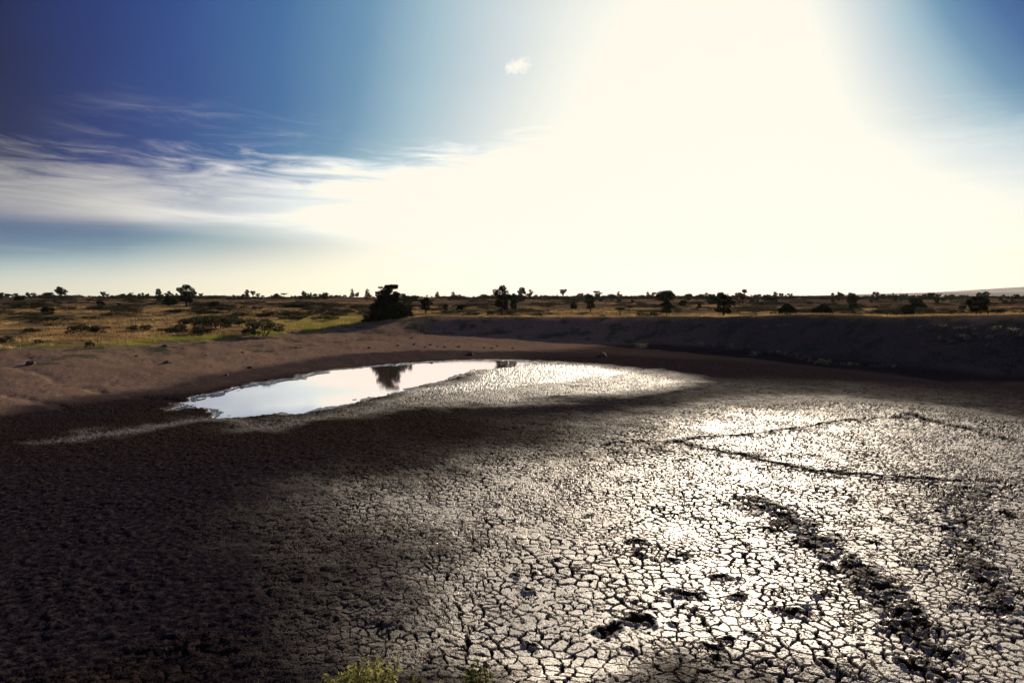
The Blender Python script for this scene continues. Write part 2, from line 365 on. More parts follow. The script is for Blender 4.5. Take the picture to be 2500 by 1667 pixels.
# ---------------------------------------------------------------- ground sheet
def mesh_from(name, V, F4, mats, attrs=None, smooth_=True):
    me = bpy.data.meshes.new(name)
    V = np.asarray(V, np.float32); F4 = np.asarray(F4, np.int32); k = F4.shape[1]
    me.vertices.add(len(V)); me.vertices.foreach_set('co', V.ravel())
    me.loops.add(F4.size); me.loops.foreach_set('vertex_index', F4.ravel())
    me.polygons.add(len(F4)); me.polygons.foreach_set('loop_start', np.arange(0, F4.size, k, dtype=np.int32))
    me.polygons.foreach_set('loop_total', np.full(len(F4), k, np.int32))
    me.polygons.foreach_set('use_smooth', np.full(len(F4), smooth_))
    for m in mats: me.materials.append(m)
    me.update(calc_edges=True)
    for k_, v in (attrs or {}).items():
        a = me.attributes.new(k_, 'FLOAT', 'POINT'); a.data.foreach_set('value', np.asarray(v, np.float32).ravel())
    return me
def link(name, me, parent=None, **props):
    o = bpy.data.objects.new(name, me); col.objects.link(o)
    if parent is not None: o.parent = parent
    for k, v in props.items(): o[k] = v
    return o
def newmat(name):
    m = bpy.data.materials.new(name); m.use_nodes = True; m.node_tree.nodes.clear()
    return m, G(m.node_tree)

def mat_ground():
    m, g = newmat("ground")
    geo = g.new('ShaderNodeTexCoord').outputs['Object']
    X, Y, Z = g.sep(geo)
    P = g.xyz(X, Y, 0.0)
    A = lambda n: g.new('ShaderNodeAttribute', attribute_name=n).outputs['Fac']
    crust, soil, plain, wet, tramp, green, slope, damp, dark = [A(n) for n in ('crust', 'soil', 'plain', 'wet', 'tramp', 'green', 'slope', 'damp', 'dark')]
    mud = g.inv(soil)
    c4 = g.mul(g.mul(crust, g.inv(crust)), 4.0)
    crust = g.sat(g.add(crust, g.mul(c4, g.mul(g.sub(g.noise(P, 1.3, 6, .75, dim='2D'), .52), 1.2))))
    # cracks
    wv = g.new('ShaderNodeVectorMath', operation='SCALE'); g.link(wv.inputs[0], g.noise(P, 2.1, 3, .6, dim='2D', out=1)); wv.inputs[3].default_value = .30
    PW = g.vadd(P, wv.outputs[0])
    def vor(vec, s, rnd=1.0):
        n = g.new('ShaderNodeTexVoronoi', voronoi_dimensions='2D', feature='DISTANCE_TO_EDGE')
        g.link(n.inputs['Vector'], vec); n.inputs['Scale'].default_value = s; n.inputs['Randomness'].default_value = rnd
        return n.outputs[0]
    d1 = g.lin(g.ss(g.noise(P, .33, 2, .5, dim='2D'), .44, .56), 0, 1, vor(PW, 3.5), vor(PW, 4.9))
    d2 = vor(g.vadd(PW, g.xyz(3.3, 1.7, 0)), 8.4)
    wn = g.noise(P, .8, 3, .6, dim='2D')
    w1 = g.lin(wn, .3, .7, .05, .18)
    k1 = g.inv(g.ss(d1, g.mul(w1, .45), w1))
    w2 = g.lin(g.noise(P, 1.9, 2, .5, dim='2D'), .45, .72, -.01, .10)
    k2 = g.mul(g.inv(g.ss(d2, g.mul(w2, .3), g.m('MAXIMUM', w2, .001))), .75)
    crack = g.m('MAXIMUM', k1, k2)
    cm = g.mul(g.m('MAXIMUM', g.ss(crust, .03, .4), g.mul(g.inv(g.m('MAXIMUM', dark, wet)), .45)), mud)
    crackm = g.mul(crack, cm)
    fine = g.noise(P, 26, 5, .7, dim='2D')
    midn = g.noise(P, 5.5, 5, .65, dim='2D')
    lump = g.noise(P, 1.7, 6, .66, dim='2D')
    # pits in the plates
    pit = g.ss(g.noise(g.xyz(g.mul(X, .8), g.mul(Y, 1.3), 0), 17, 3, .6, dim='2D'), .57, .66)
    trm = g.mul(mud, g.inv(crust))
    # small footprints pocking the trampled mud
    pn = g.new('ShaderNodeTexVoronoi', voronoi_dimensions='2D', feature='SMOOTH_F1'); g.link(pn.inputs['Vector'], PW); pn.inputs['Scale'].default_value = 3.1
    pn.inputs['Smoothness'].default_value = .3
    clod = g.ss(pn.outputs[0], .15, .75)
    # ---- colour
    c_plate = g.mix(g.ss(midn, .3, .7), (.135, .105, .072), (.22, .175, .118))
    c_plate = g.mix(g.mul(pit, .75), c_plate, (.04, .032, .028))
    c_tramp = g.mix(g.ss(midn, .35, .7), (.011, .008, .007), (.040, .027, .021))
    c_tramp = g.mix(dark, c_tramp, g.mix(g.ss(midn, .4, .75), (.010, .0078, .0120), (.040, .030, .031)))  # painted bank shadow and vignetting enter the mud colour here
    c_mud = g.mix(crust, c_tramp, c_plate)
    c_mud = g.mix(crackm, c_mud, (.012, .009, .010))
    c_mud = g.mix(g.mul(wet, .6), c_mud, (.030, .025, .022))
    c_mud = g.mix(g.mul(damp, g.mul(g.inv(wet), g.inv(crust))), c_mud, (.020, .014, .015))
    spk = g.noise(P, 9.0, 4, .75, dim='2D')
    spk = g.add(g.mul(spk, .55), g.mul(g.noise(P, 3.1, 5, .8, dim='2D'), .45))
    c_soil = g.mix(g.ss(spk, .36, .64), (.085, .054, .040), (.27, .180, .132))
    c_soil = g.mix(g.ss(g.noise(P, .22, 4, .6, dim='2D'), .45, .7), c_soil, (.20, .13, .085))
    c_soil = g.mix(g.mul(g.ss(g.noise(P, .35, 4, .7, dim='2D'), .5, .66), g.ss(slope, .3, 1)), c_soil, (.06, .062, .036))
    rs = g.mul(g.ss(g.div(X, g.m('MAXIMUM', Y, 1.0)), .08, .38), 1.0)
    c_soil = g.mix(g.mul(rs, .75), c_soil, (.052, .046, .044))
    c_soil = g.mix(g.mul(damp, .9), c_soil, (.045, .033, .032))
    c_soil = g.mix(g.mul(dark, g.mul(g.inv(slope), .9)), c_soil, g.mix(g.ss(spk, .3, .7), (.012, .010, .011), (.034, .027, .026)))  # soil at the bank foot coloured dark to carry on the bank's shadow
    pb = g.noise(g.xyz(g.mul(X, .6), Y, 0), .075, 6, .68, dim='2D')
    pc2 = g.noise(g.xyz(g.mul(X, .5), Y, 0), .33, 4, .7, dim='2D')
    c_pl = g.mix(g.ss(pb, .36, .62), (.22, .145, .065), (.10, .070, .040))
    c_pl = g.mix(g.ss(g.add(Y, g.mul(pb, 90)), 150, 260), c_pl, g.mix(g.ss(pb, .4, .6), (.13, .08, .055), (.075, .05, .04)))
    c_pl = g.mix(g.mul(g.ss(pc2, .46, .62), .85), c_pl, (.045, .04, .024))
    c_pl = g.mix(green, c_pl, (.22, .21, .035))
    farl = g.ss(Y, 1500, 3500)  # far land made paler in its own colour, standing in for haze
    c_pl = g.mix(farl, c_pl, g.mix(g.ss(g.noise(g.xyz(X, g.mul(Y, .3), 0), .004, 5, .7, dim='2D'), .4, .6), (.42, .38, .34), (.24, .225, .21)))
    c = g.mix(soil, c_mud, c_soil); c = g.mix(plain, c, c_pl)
    c = g.mix(g.mul(green, g.mul(soil, .7)), c, (.20, .19, .04))
    # ---- roughness
    r_mud = g.add(.90, g.mul(crust, -.33))
    r_mud = g.add(r_mud, g.mul(g.sub(midn, .5), .25))
    r_mud = g.add(r_mud, g.mul(crackm, .6))
    r_mud = g.lin(wet, 0, 1, r_mud, .16)
    rough = g.lin(soil, 0, 1, r_mud, .95)
    spec = g.mul(g.lin(soil, 0, 1, g.add(0.0, g.mul(crust, .75)), 0.0), g.inv(g.mul(crackm, .9)))
    spec = g.m('MAXIMUM', spec, g.mul(wet, .6))
    # ---- relief
    h = g.mul(crackm, g.lin(Y, 14, 60, -.10, -.06))
    plate = g.mul(cm, g.mul(g.ss(d1, .02, .12), .004))
    h = g.add(h, plate)
    h = g.add(h, g.mul(cm, g.add(g.mul(fine, .0028), g.mul(pit, -.012))))
    h = g.add(h, g.mul(g.sub(lump, .5), g.mul(crust, .020)))
    h = g.add(h, g.mul(g.mul(trm, g.sub(1.0, g.mul(tramp, .84))), g.mul(g.lin(wet, 0, 1, 1, .35), g.add(g.mul(lump, .12), g.mul(g.ss(g.noise(P, .55, 3, .6, dim='2D'), .3, .7, .35, 1.6), g.add(g.mul(clod, -.02), g.mul(midn, .08)))))))
    h = g.add(h, g.mul(trm, g.mul(fine, .012)))
    h = g.add(h, g.mul(g.mul(tramp, mud), g.mul(midn, .035)))
    h = g.add(h, g.mul(soil, g.add(g.mul(spk, .05), g.mul(fine, .012))))
    h = g.add(h, g.mul(plain, g.mul(g.noise(P, .9, 4, .6, dim='2D'), .22)))
    bs = g.new('ShaderNodeBsdfPrincipled')
    g.link(bs.inputs['Base Color'], c); g.link(bs.inputs['Roughness'], rough); g.link(bs.inputs['Specular IOR Level'], spec); bs.inputs['IOR'].default_value = 2.1
    dn = g.new('ShaderNodeDisplacement'); g.link(dn.inputs['Height'], h); dn.inputs['Midlevel'].default_value = 0; dn.inputs['Scale'].default_value = 1
    o = g.new('ShaderNodeOutputMaterial'); g.nt.links.new(bs.outputs[0], o.inputs[0]); g.nt.links.new(dn.outputs[0], o.inputs['Displacement'])
    m.displacement_method = 'BOTH'
    return m
M_GROUND = mat_ground()
QUICK = False
nc, nr = (1500, 1000)
phis = np.concatenate([np.linspace(-180, -44, 30)[:-1], np.linspace(-44, 44, nc), np.linspace(44, 180, 30)[1:-1]])
inv = np.linspace(1 / 7.5, 1 / 130.0, nr)
rad = np.concatenate([[.02, .7, 1.4, 2.1, 2.8, 3.5, 4.2, 4.9, 5.6, 6.3, 6.9], 1 / inv, 130 * (8900 / 130.) ** (np.linspace(0, 1, 150)[1:])])
PH, RD = np.meshgrid(np.radians(phis), rad)
GX, GY = RD * np.sin(PH), RD * np.cos(PH)
GZ, GM = land(GX, GY)
nR, nC = GX.shape
idx = np.arange(nR * nC).reshape(nR, nC)
nxt = np.roll(idx, -1, axis=1)
F = np.stack([idx[:-1], nxt[:-1], nxt[1:], idx[1:]], -1).reshape(-1, 4)
ground = link('ground', mesh_from('ground', np.stack([GX, GY, GZ], -1).reshape(-1, 3), F, [M_GROUND], GM), kind='structure')
ground['label'] = 'cracked mud floor, bare banks and grassy plain around the drying waterhole'
del GX, GY, GZ, GM, F

# ---------------------------------------------------------------- water
def mat_water():
    m, g = newmat("pool_water")
    geo = g.new('ShaderNodeTexCoord').outputs['Object']
    X, Y, Z = g.sep(geo)
    n1 = g.noise(g.xyz(g.mul(X, .5), g.mul(Y, 1.6), 0), 1.5, 3, .5)
    bm = g.new('ShaderNodeBump'); g.link(bm.inputs['Height'], n1); bm.inputs['Distance'].default_value = .012
    edge = g.ss(g.add(g.div(X, Y), g.mul(g.noise(g.xyz(X, Y, 0), .3, 2), .1)), -.52, -.38, .25, .06)
    bm.inputs['Strength'].default_value = .12
    df = g.new('ShaderNodeBsdfDiffuse'); df.inputs[0].default_value = (.30, .21, .15, 1)
    gl = g.new('ShaderNodeBsdfGlossy'); gl.inputs['Roughness'].default_value = .04; gl.inputs['Color'].default_value = (.98, .98, .98, 1)
    g.nt.links.new(bm.outputs[0], gl.inputs['Normal'])
    bs = g.new('ShaderNodeMixShader'); bs.inputs[0].default_value = .92
    g.nt.links.new(df.outputs[0], bs.inputs[1]); g.nt.links.new(gl.outputs[0], bs.inputs[2])
    o = g.new('ShaderNodeOutputMaterial'); g.nt.links.new(bs.outputs[0], o.inputs[0])
    return m
pb = (POOL[:, 0].min() - 3, POOL[:, 0].max() + 2, POOL[:, 1].min() - 2, POOL[:, 1].max() + 2)
gx, gy = np.meshgrid(np.linspace(pb[0], pb[1], 90), np.linspace(pb[2], pb[3], 80))
ii = np.arange(gx.size).reshape(gx.shape)
WF = np.stack([ii[:-1, :-1], ii[:-1, 1:], ii[1:, 1:], ii[1:, :-1]], -1).reshape(-1, 4)
cxy = np.stack([gx.ravel(), gy.ravel()], -1)[WF].mean(1)
keep = sdf_poly(cxy[:, 0], cxy[:, 1], POOL) > -1.8
water = link('water', mesh_from('water', np.stack([gx.ravel(), gy.ravel(), np.zeros(gx.size)], -1), WF[keep], [mat_water()]), kind='structure')
water['label'] = 'last shallow pool of muddy water reflecting the pale sky'
# ---------------------------------------------------------------- vegetation materials
def mat_leaf(name, c1, c2, trans=.25, nscale=3.0):
    m, g = newmat(name)
    oi = g.new('ShaderNodeObjectInfo')
    geo = g.new('ShaderNodeTexCoord').outputs['Object']
    n = g.noise(geo, nscale, 3)
    c = g.mix(g.ss(g.add(n, g.mul(g.sub(oi.outputs['Random'], .5), .35)), .3, .7), c1, c2)
    d = g.new('ShaderNodeBsdfPrincipled'); g.link(d.inputs['Base Color'], c); d.inputs['Roughness'].default_value = .6
    d.inputs['Specular IOR Level'].default_value = 0.0
    t = g.new('ShaderNodeBsdfTranslucent'); g.link(t.inputs[0], c)
    mx = g.new('ShaderNodeMixShader'); mx.inputs[0].default_value = trans
    g.nt.links.new(d.outputs[0], mx.inputs[1]); g.nt.links.new(t.outputs[0], mx.inputs[2])
    o = g.new('ShaderNodeOutputMaterial'); g.nt.links.new(mx.outputs[0], o.inputs[0])
    return m
M_CROWN = mat_leaf("dark_foliage", (.018, .022, .012), (.040, .045, .020), .10)
M_SHRUB = mat_leaf("thorn_shrub", (.040, .040, .026), (.085, .082, .045), .22)
M_DRY = mat_leaf("dry_grass", (.27, .165, .07), (.54, .37, .17), .55, .25)
M_GREEN = mat_leaf("green_grass", (.16, .17, .03), (.34, .34, .07), .5, .4)
M_WEED = mat_leaf("pale_weed", (.17, .18, .10), (.42, .42, .28), .5)
M_LEAFY = mat_leaf("bright_leaf", (.07, .08, .015), (.42, .40, .13), .4, 16)
M_STRAW = mat_leaf("straw", (.5, .4, .24), (.65, .52, .3), .3)
def mat_plain(name, c1, c2, sc_=4.0, rough=.9):
    m, g = newmat(name)
    n = g.noise(g.new('ShaderNodeTexCoord').outputs['Object'], sc_, 5, .65)
    bs = g.new('ShaderNodeBsdfPrincipled'); g.link(bs.inputs['Base Color'], g.mix(g.ss(n, .3, .7), c1, c2))
    bs.inputs['Roughness'].default_value = rough; bs.inputs['Specular IOR Level'].default_value = .2
    b = g.new('ShaderNodeBump'); g.link(b.inputs['Height'], n); b.inputs['Distance'].default_value = .04; g.nt.links.new(b.outputs[0], bs.inputs['Normal'])
    o = g.new('ShaderNodeOutputMaterial'); g.nt.links.new(bs.outputs[0], o.inputs[0])
    return m
M_BARK = mat_plain("bark", (.04, .03, .024), (.09, .07, .055), 8)
M_CLOD = mat_plain("dry_clod", (.05, .036, .032), (.12, .085, .07), 6)
M_ROCK = mat_plain("pale_rock", (.35, .29, .24), (.55, .47, .4), 6)

# ---------------------------------------------------------------- vegetation shapes
def tube(P, Rr, n=6):
    P = [Vector(p) for p in P]; V = []; F = []
    for i, p in enumerate(P):
        d = (P[min(i + 1, len(P) - 1)] - P[max(i - 1, 0)]).normalized()
        a = d.orthogonal().normalized(); b = d.cross(a)
        for k in range(n):
            t = 2 * math.pi * k / n; V.append(p + (a * math.cos(t) + b * math.sin(t)) * Rr[i])
    for i in range(len(P) - 1):
        for k in range(n):
            F.append((i * n + k, i * n + (k + 1) % n, (i + 1) * n + (k + 1) % n, (i + 1) * n + k))
    return V, F
def tubes(name, chains, mat):
    V, F = [], []
    for P, Rr in chains:
        v, f = tube(P, Rr); o = len(V); V += [tuple(q) for q in v]; F += [tuple(i + o for i in q) for q in f]
    return mesh_from(name, V, F, [mat])
def leaves_at(rg, C, s, asp=1.6, flat=.0):
    """one small leaf-clump quad per centre; returns verts, quads"""
    n = len(C)
    d = rg.normal(size=(n, 3)); d[:, 2] *= (1 - flat * .6); d /= np.linalg.norm(d, axis=1)[:, None] + 1e-9
    e = rg.normal(size=(n, 3)); e -= d * (d * e).sum(1)[:, None]; e /= np.linalg.norm(e, axis=1)[:, None] + 1e-9
    L = (s * rg.uniform(.55, 1.35, n))[:, None]; W = L / asp
    q = rg.uniform(.2, .8, (n, 1))
    V = np.stack([C - d * L, C + e * W + d * L * (q - .5), C + d * L, C - e * W * rg.uniform(.6, 1.1, (n, 1))], 1).reshape(-1, 3)
    return V, np.arange(4 * n).reshape(n, 4)
def blob_pts(rg, blobs, dens):
    out = []
    for bx, by, bz, rx, ry, rz in blobs:
        n = int(dens * (rx * ry + rx * rz + ry * rz)) + 8
        d = rg.normal(size=(n, 3)); d /= np.linalg.norm(d, axis=1)[:, None]
        rad_ = rg.uniform(.25, 1.0, n) ** .45
        out.append(d * rad_[:, None] * np.array([rx, ry, rz]) + np.array([bx, by, bz]))
    return np.concatenate(out)
def crown_mesh(name, seed, blobs, dens, s, mat, asp=1.6, flat=0.):
    rg = np.random.default_rng(seed)
    C = blob_pts(rg, blobs, dens); C[:, 2] = np.maximum(C[:, 2], .015)
    V, F = leaves_at(rg, C, s, asp, flat)
    return mesh_from(name, V, F, [mat], smooth_=False)
def protos(kind, v):
    """blobs and limbs in a box 1 wide and 1 high"""
    rd = random.Random(hash_(kind) + v * 31); U = rd.uniform; B = []; Lm = []
    if kind == 'round':
        zb = .56; B.append((0, 0, zb, .40, .4, .33))
        for i in range(7):
            a = U(0, 6.3); B.append((.27 * math.cos(a), .27 * math.sin(a), U(.45, .84), U(.14, .22), .18, U(.12, .19)))
        Lm = [([(0, 0, -.05), (U(-.03, .03), 0, .3), (U(-.06, .06), 0, .6)], (.06, .045, .02))]
    elif kind == 'tall':
        B = [(U(-.05, .05), 0, .26, .40, .36, .25), (U(-.1, .1), 0, .42, .28, .28, .16), (U(-.08, .12), 0, .70, .42, .38, .16), (U(-.12, .12), 0, .88, .30, .3, .12), (.34, 0, .6, .14, .14, .07)]
        Lm = [([(0, 0, -.05), (0, 0, .5), (.03, 0, .85)], (.07, .05, .02))]
    elif kind == 'ragged':
        Lm = [([(0, 0, -.05), (.02, 0, .28), (0, 0, .5)], (.055, .045, .03))]
        for i in range(9):
            a = U(0, 6.3); r_ = U(.12, .40); h_ = U(.45, .92)
            q = (r_ * math.cos(a), r_ * math.sin(a), h_); B.append((*q, U(.09, .19), .15, U(.06, .13)))
            Lm.append(([(0, 0, .32), (q[0] * .5, q[1] * .5, h_ * .75), q], (.03, .018, .008)))
        B.append((0, 0, .55, .22, .2, .18))
    elif kind == 'cone':
        B = [(0, 0, .30, .42, .4, .22), (U(-.06, .06), 0, .52, .30, .3, .2), (U(-.1, .0), 0, .74, .17, .17, .15), (U(-.05, .05), 0, .92, .08, .08, .08), (.2, 0, .82, .09, .09, .06)]
        Lm = [([(0, 0, -.06), (0, 0, .5)], (.06, .02))]
    elif kind == 'bush':
        B = [(0, 0, .38, .42, .4, .40)]
        for i in range(7):
            a = U(0, 6.3); B.append((.3 * math.cos(a), .3 * math.sin(a), U(.2, .75), U(.14, .24), .2, U(.12, .22)))
        Lm = [([(0, 0, -.05), (0, 0, .4)], (.06, .03))]
    elif kind == 'vase':
        B = [(0, 0, .48, .30, .3, .24), (U(-.12, .12), 0, .72, .36, .34, .2), (U(-.1, .15), 0, .90, .20, .2, .09), (.36, 0, .78, .12, .12, .09), (-.36, 0, .62, .13, .13, .09), (.22, 0, .38, .16, .16, .12), (-.18, 0, .3, .13, .13, .1)]
        Lm = [([(0, 0, -.04), (.01, 0, .2), (-.02, 0, .5)], (.07, .05, .03)), ([(0, 0, .15), (.15, 0, .4), (.3, 0, .7)], (.03, .02, .01)), ([(0, 0, .18), (-.15, 0, .38), (-.33, 0, .62)], (.03, .02, .01))]
    elif kind == 'umbrella':
        B = [(0, 0, .86, .5, .45, .10), (U(-.2, .2), 0, .78, .3, .3, .08)]
        Lm = [([(0, 0, -.05), (.03, 0, .4), (0, 0, .8)], (.04, .03, .02))] + [([(.03, 0, .42), (k * .2, 0, .68), (k * .4, 0, .86)], (.022, .015, .008)) for k in (-1, 1)]
    elif kind == 'low':
        for i in range(9):
            B.append((U(-.4, .4), U(-.3, .3), U(.25, .75), U(.12, .26), .2, U(.1, .22)))
        for i in range(6):
            a = U(-.4, .4); Lm.append(([(a * .2, 0, -.05), (a, U(-.2, .2), U(.5, .9))], (.012, .005)))
    return B, Lm
def hash_(s): return sum(ord(c) * (i + 3) for i, c in enumerate(s))
PCACHE = {}
def proto(kind, v, mat, fine=False):
    k = (kind, v, fine, mat.name)
    if k not in PCACHE:
        B, Lm = protos(kind, v)
        dn, s = ((2300, .040) if fine else (700, .068))
        if kind == 'low': dn, s = ((1500, .05) if fine else (420, .075))
        crown = crown_mesh(kind + '_crown', hash_(kind) + v, B, dn, s, mat, 1.7 if kind != 'low' else 2.6, .5 if kind in ('umbrella', 'low') else 0.)
        trunk = tubes(kind + '_trunk', Lm, M_BARK)
        PCACHE[k] = (crown, trunk)
    return PCACHE[k]
def yproj(Y, z): return 724.5 + (HC - z) / Y * FPX
def find_base(px, yb, lo=None):
    a = (px - 1250) / FPX
    Ys = np.linspace(lo or 44, 400, 700); zs = land(a * Ys, Ys, False)[0]
    k0 = np.interp(math.atan(a), kphi, kr[:, 3]) * math.cos(math.atan(a))
    e = np.abs(yproj(Ys, zs) - yb) + np.where(Ys < (k0 - 2 if lo is None else lo), 500, 0)
    j = int(np.argmin(e)); return Ys[j], zs[j]
def tree(name, cat, px, yt, yb, wpx, kind, label, group=None, fine=False, mat=None, lo=None, Y=None, flip=1, v=None, parts=True, trunk_name='trunk'):
    if Y is None: Y, z = find_base(px, yb, lo)
    else: z = zland((px - 1250) / FPX * Y, Y)
    h = max((yproj(Y, z) - yt) / FPX * Y, .3) * 1.06; wd = wpx / FPX * Y * (1.14 if cat == 'tree' else 1.0)
    if cat == 'tree' and yb > 742: h *= 1.06; wd *= 1.14
    cr, tk = proto(kind, rnd.randrange(3) if v is None else v, mat or M_CROWN, fine)
    X = (px - 1250) / FPX * Y
    if parts:
        o = bpy.data.objects.new(name, None); col.objects.link(o); o.empty_display_size = .5
        c = link('crown' if cat != 'shrub' else 'foliage', cr, o); t = link(trunk_name, tk, o)
    else: o = link(name, cr)
    o.location = (X, Y, z - .02 * h); o.scale = (wd * flip, wd, h * 1.0); o.rotation_euler.z = rnd.choice((0, 0, .2, -.25))
    o['label'] = label; o['category'] = cat
    if group: o['group'] = group
    return o
rnd = random.Random(3)
T = tree
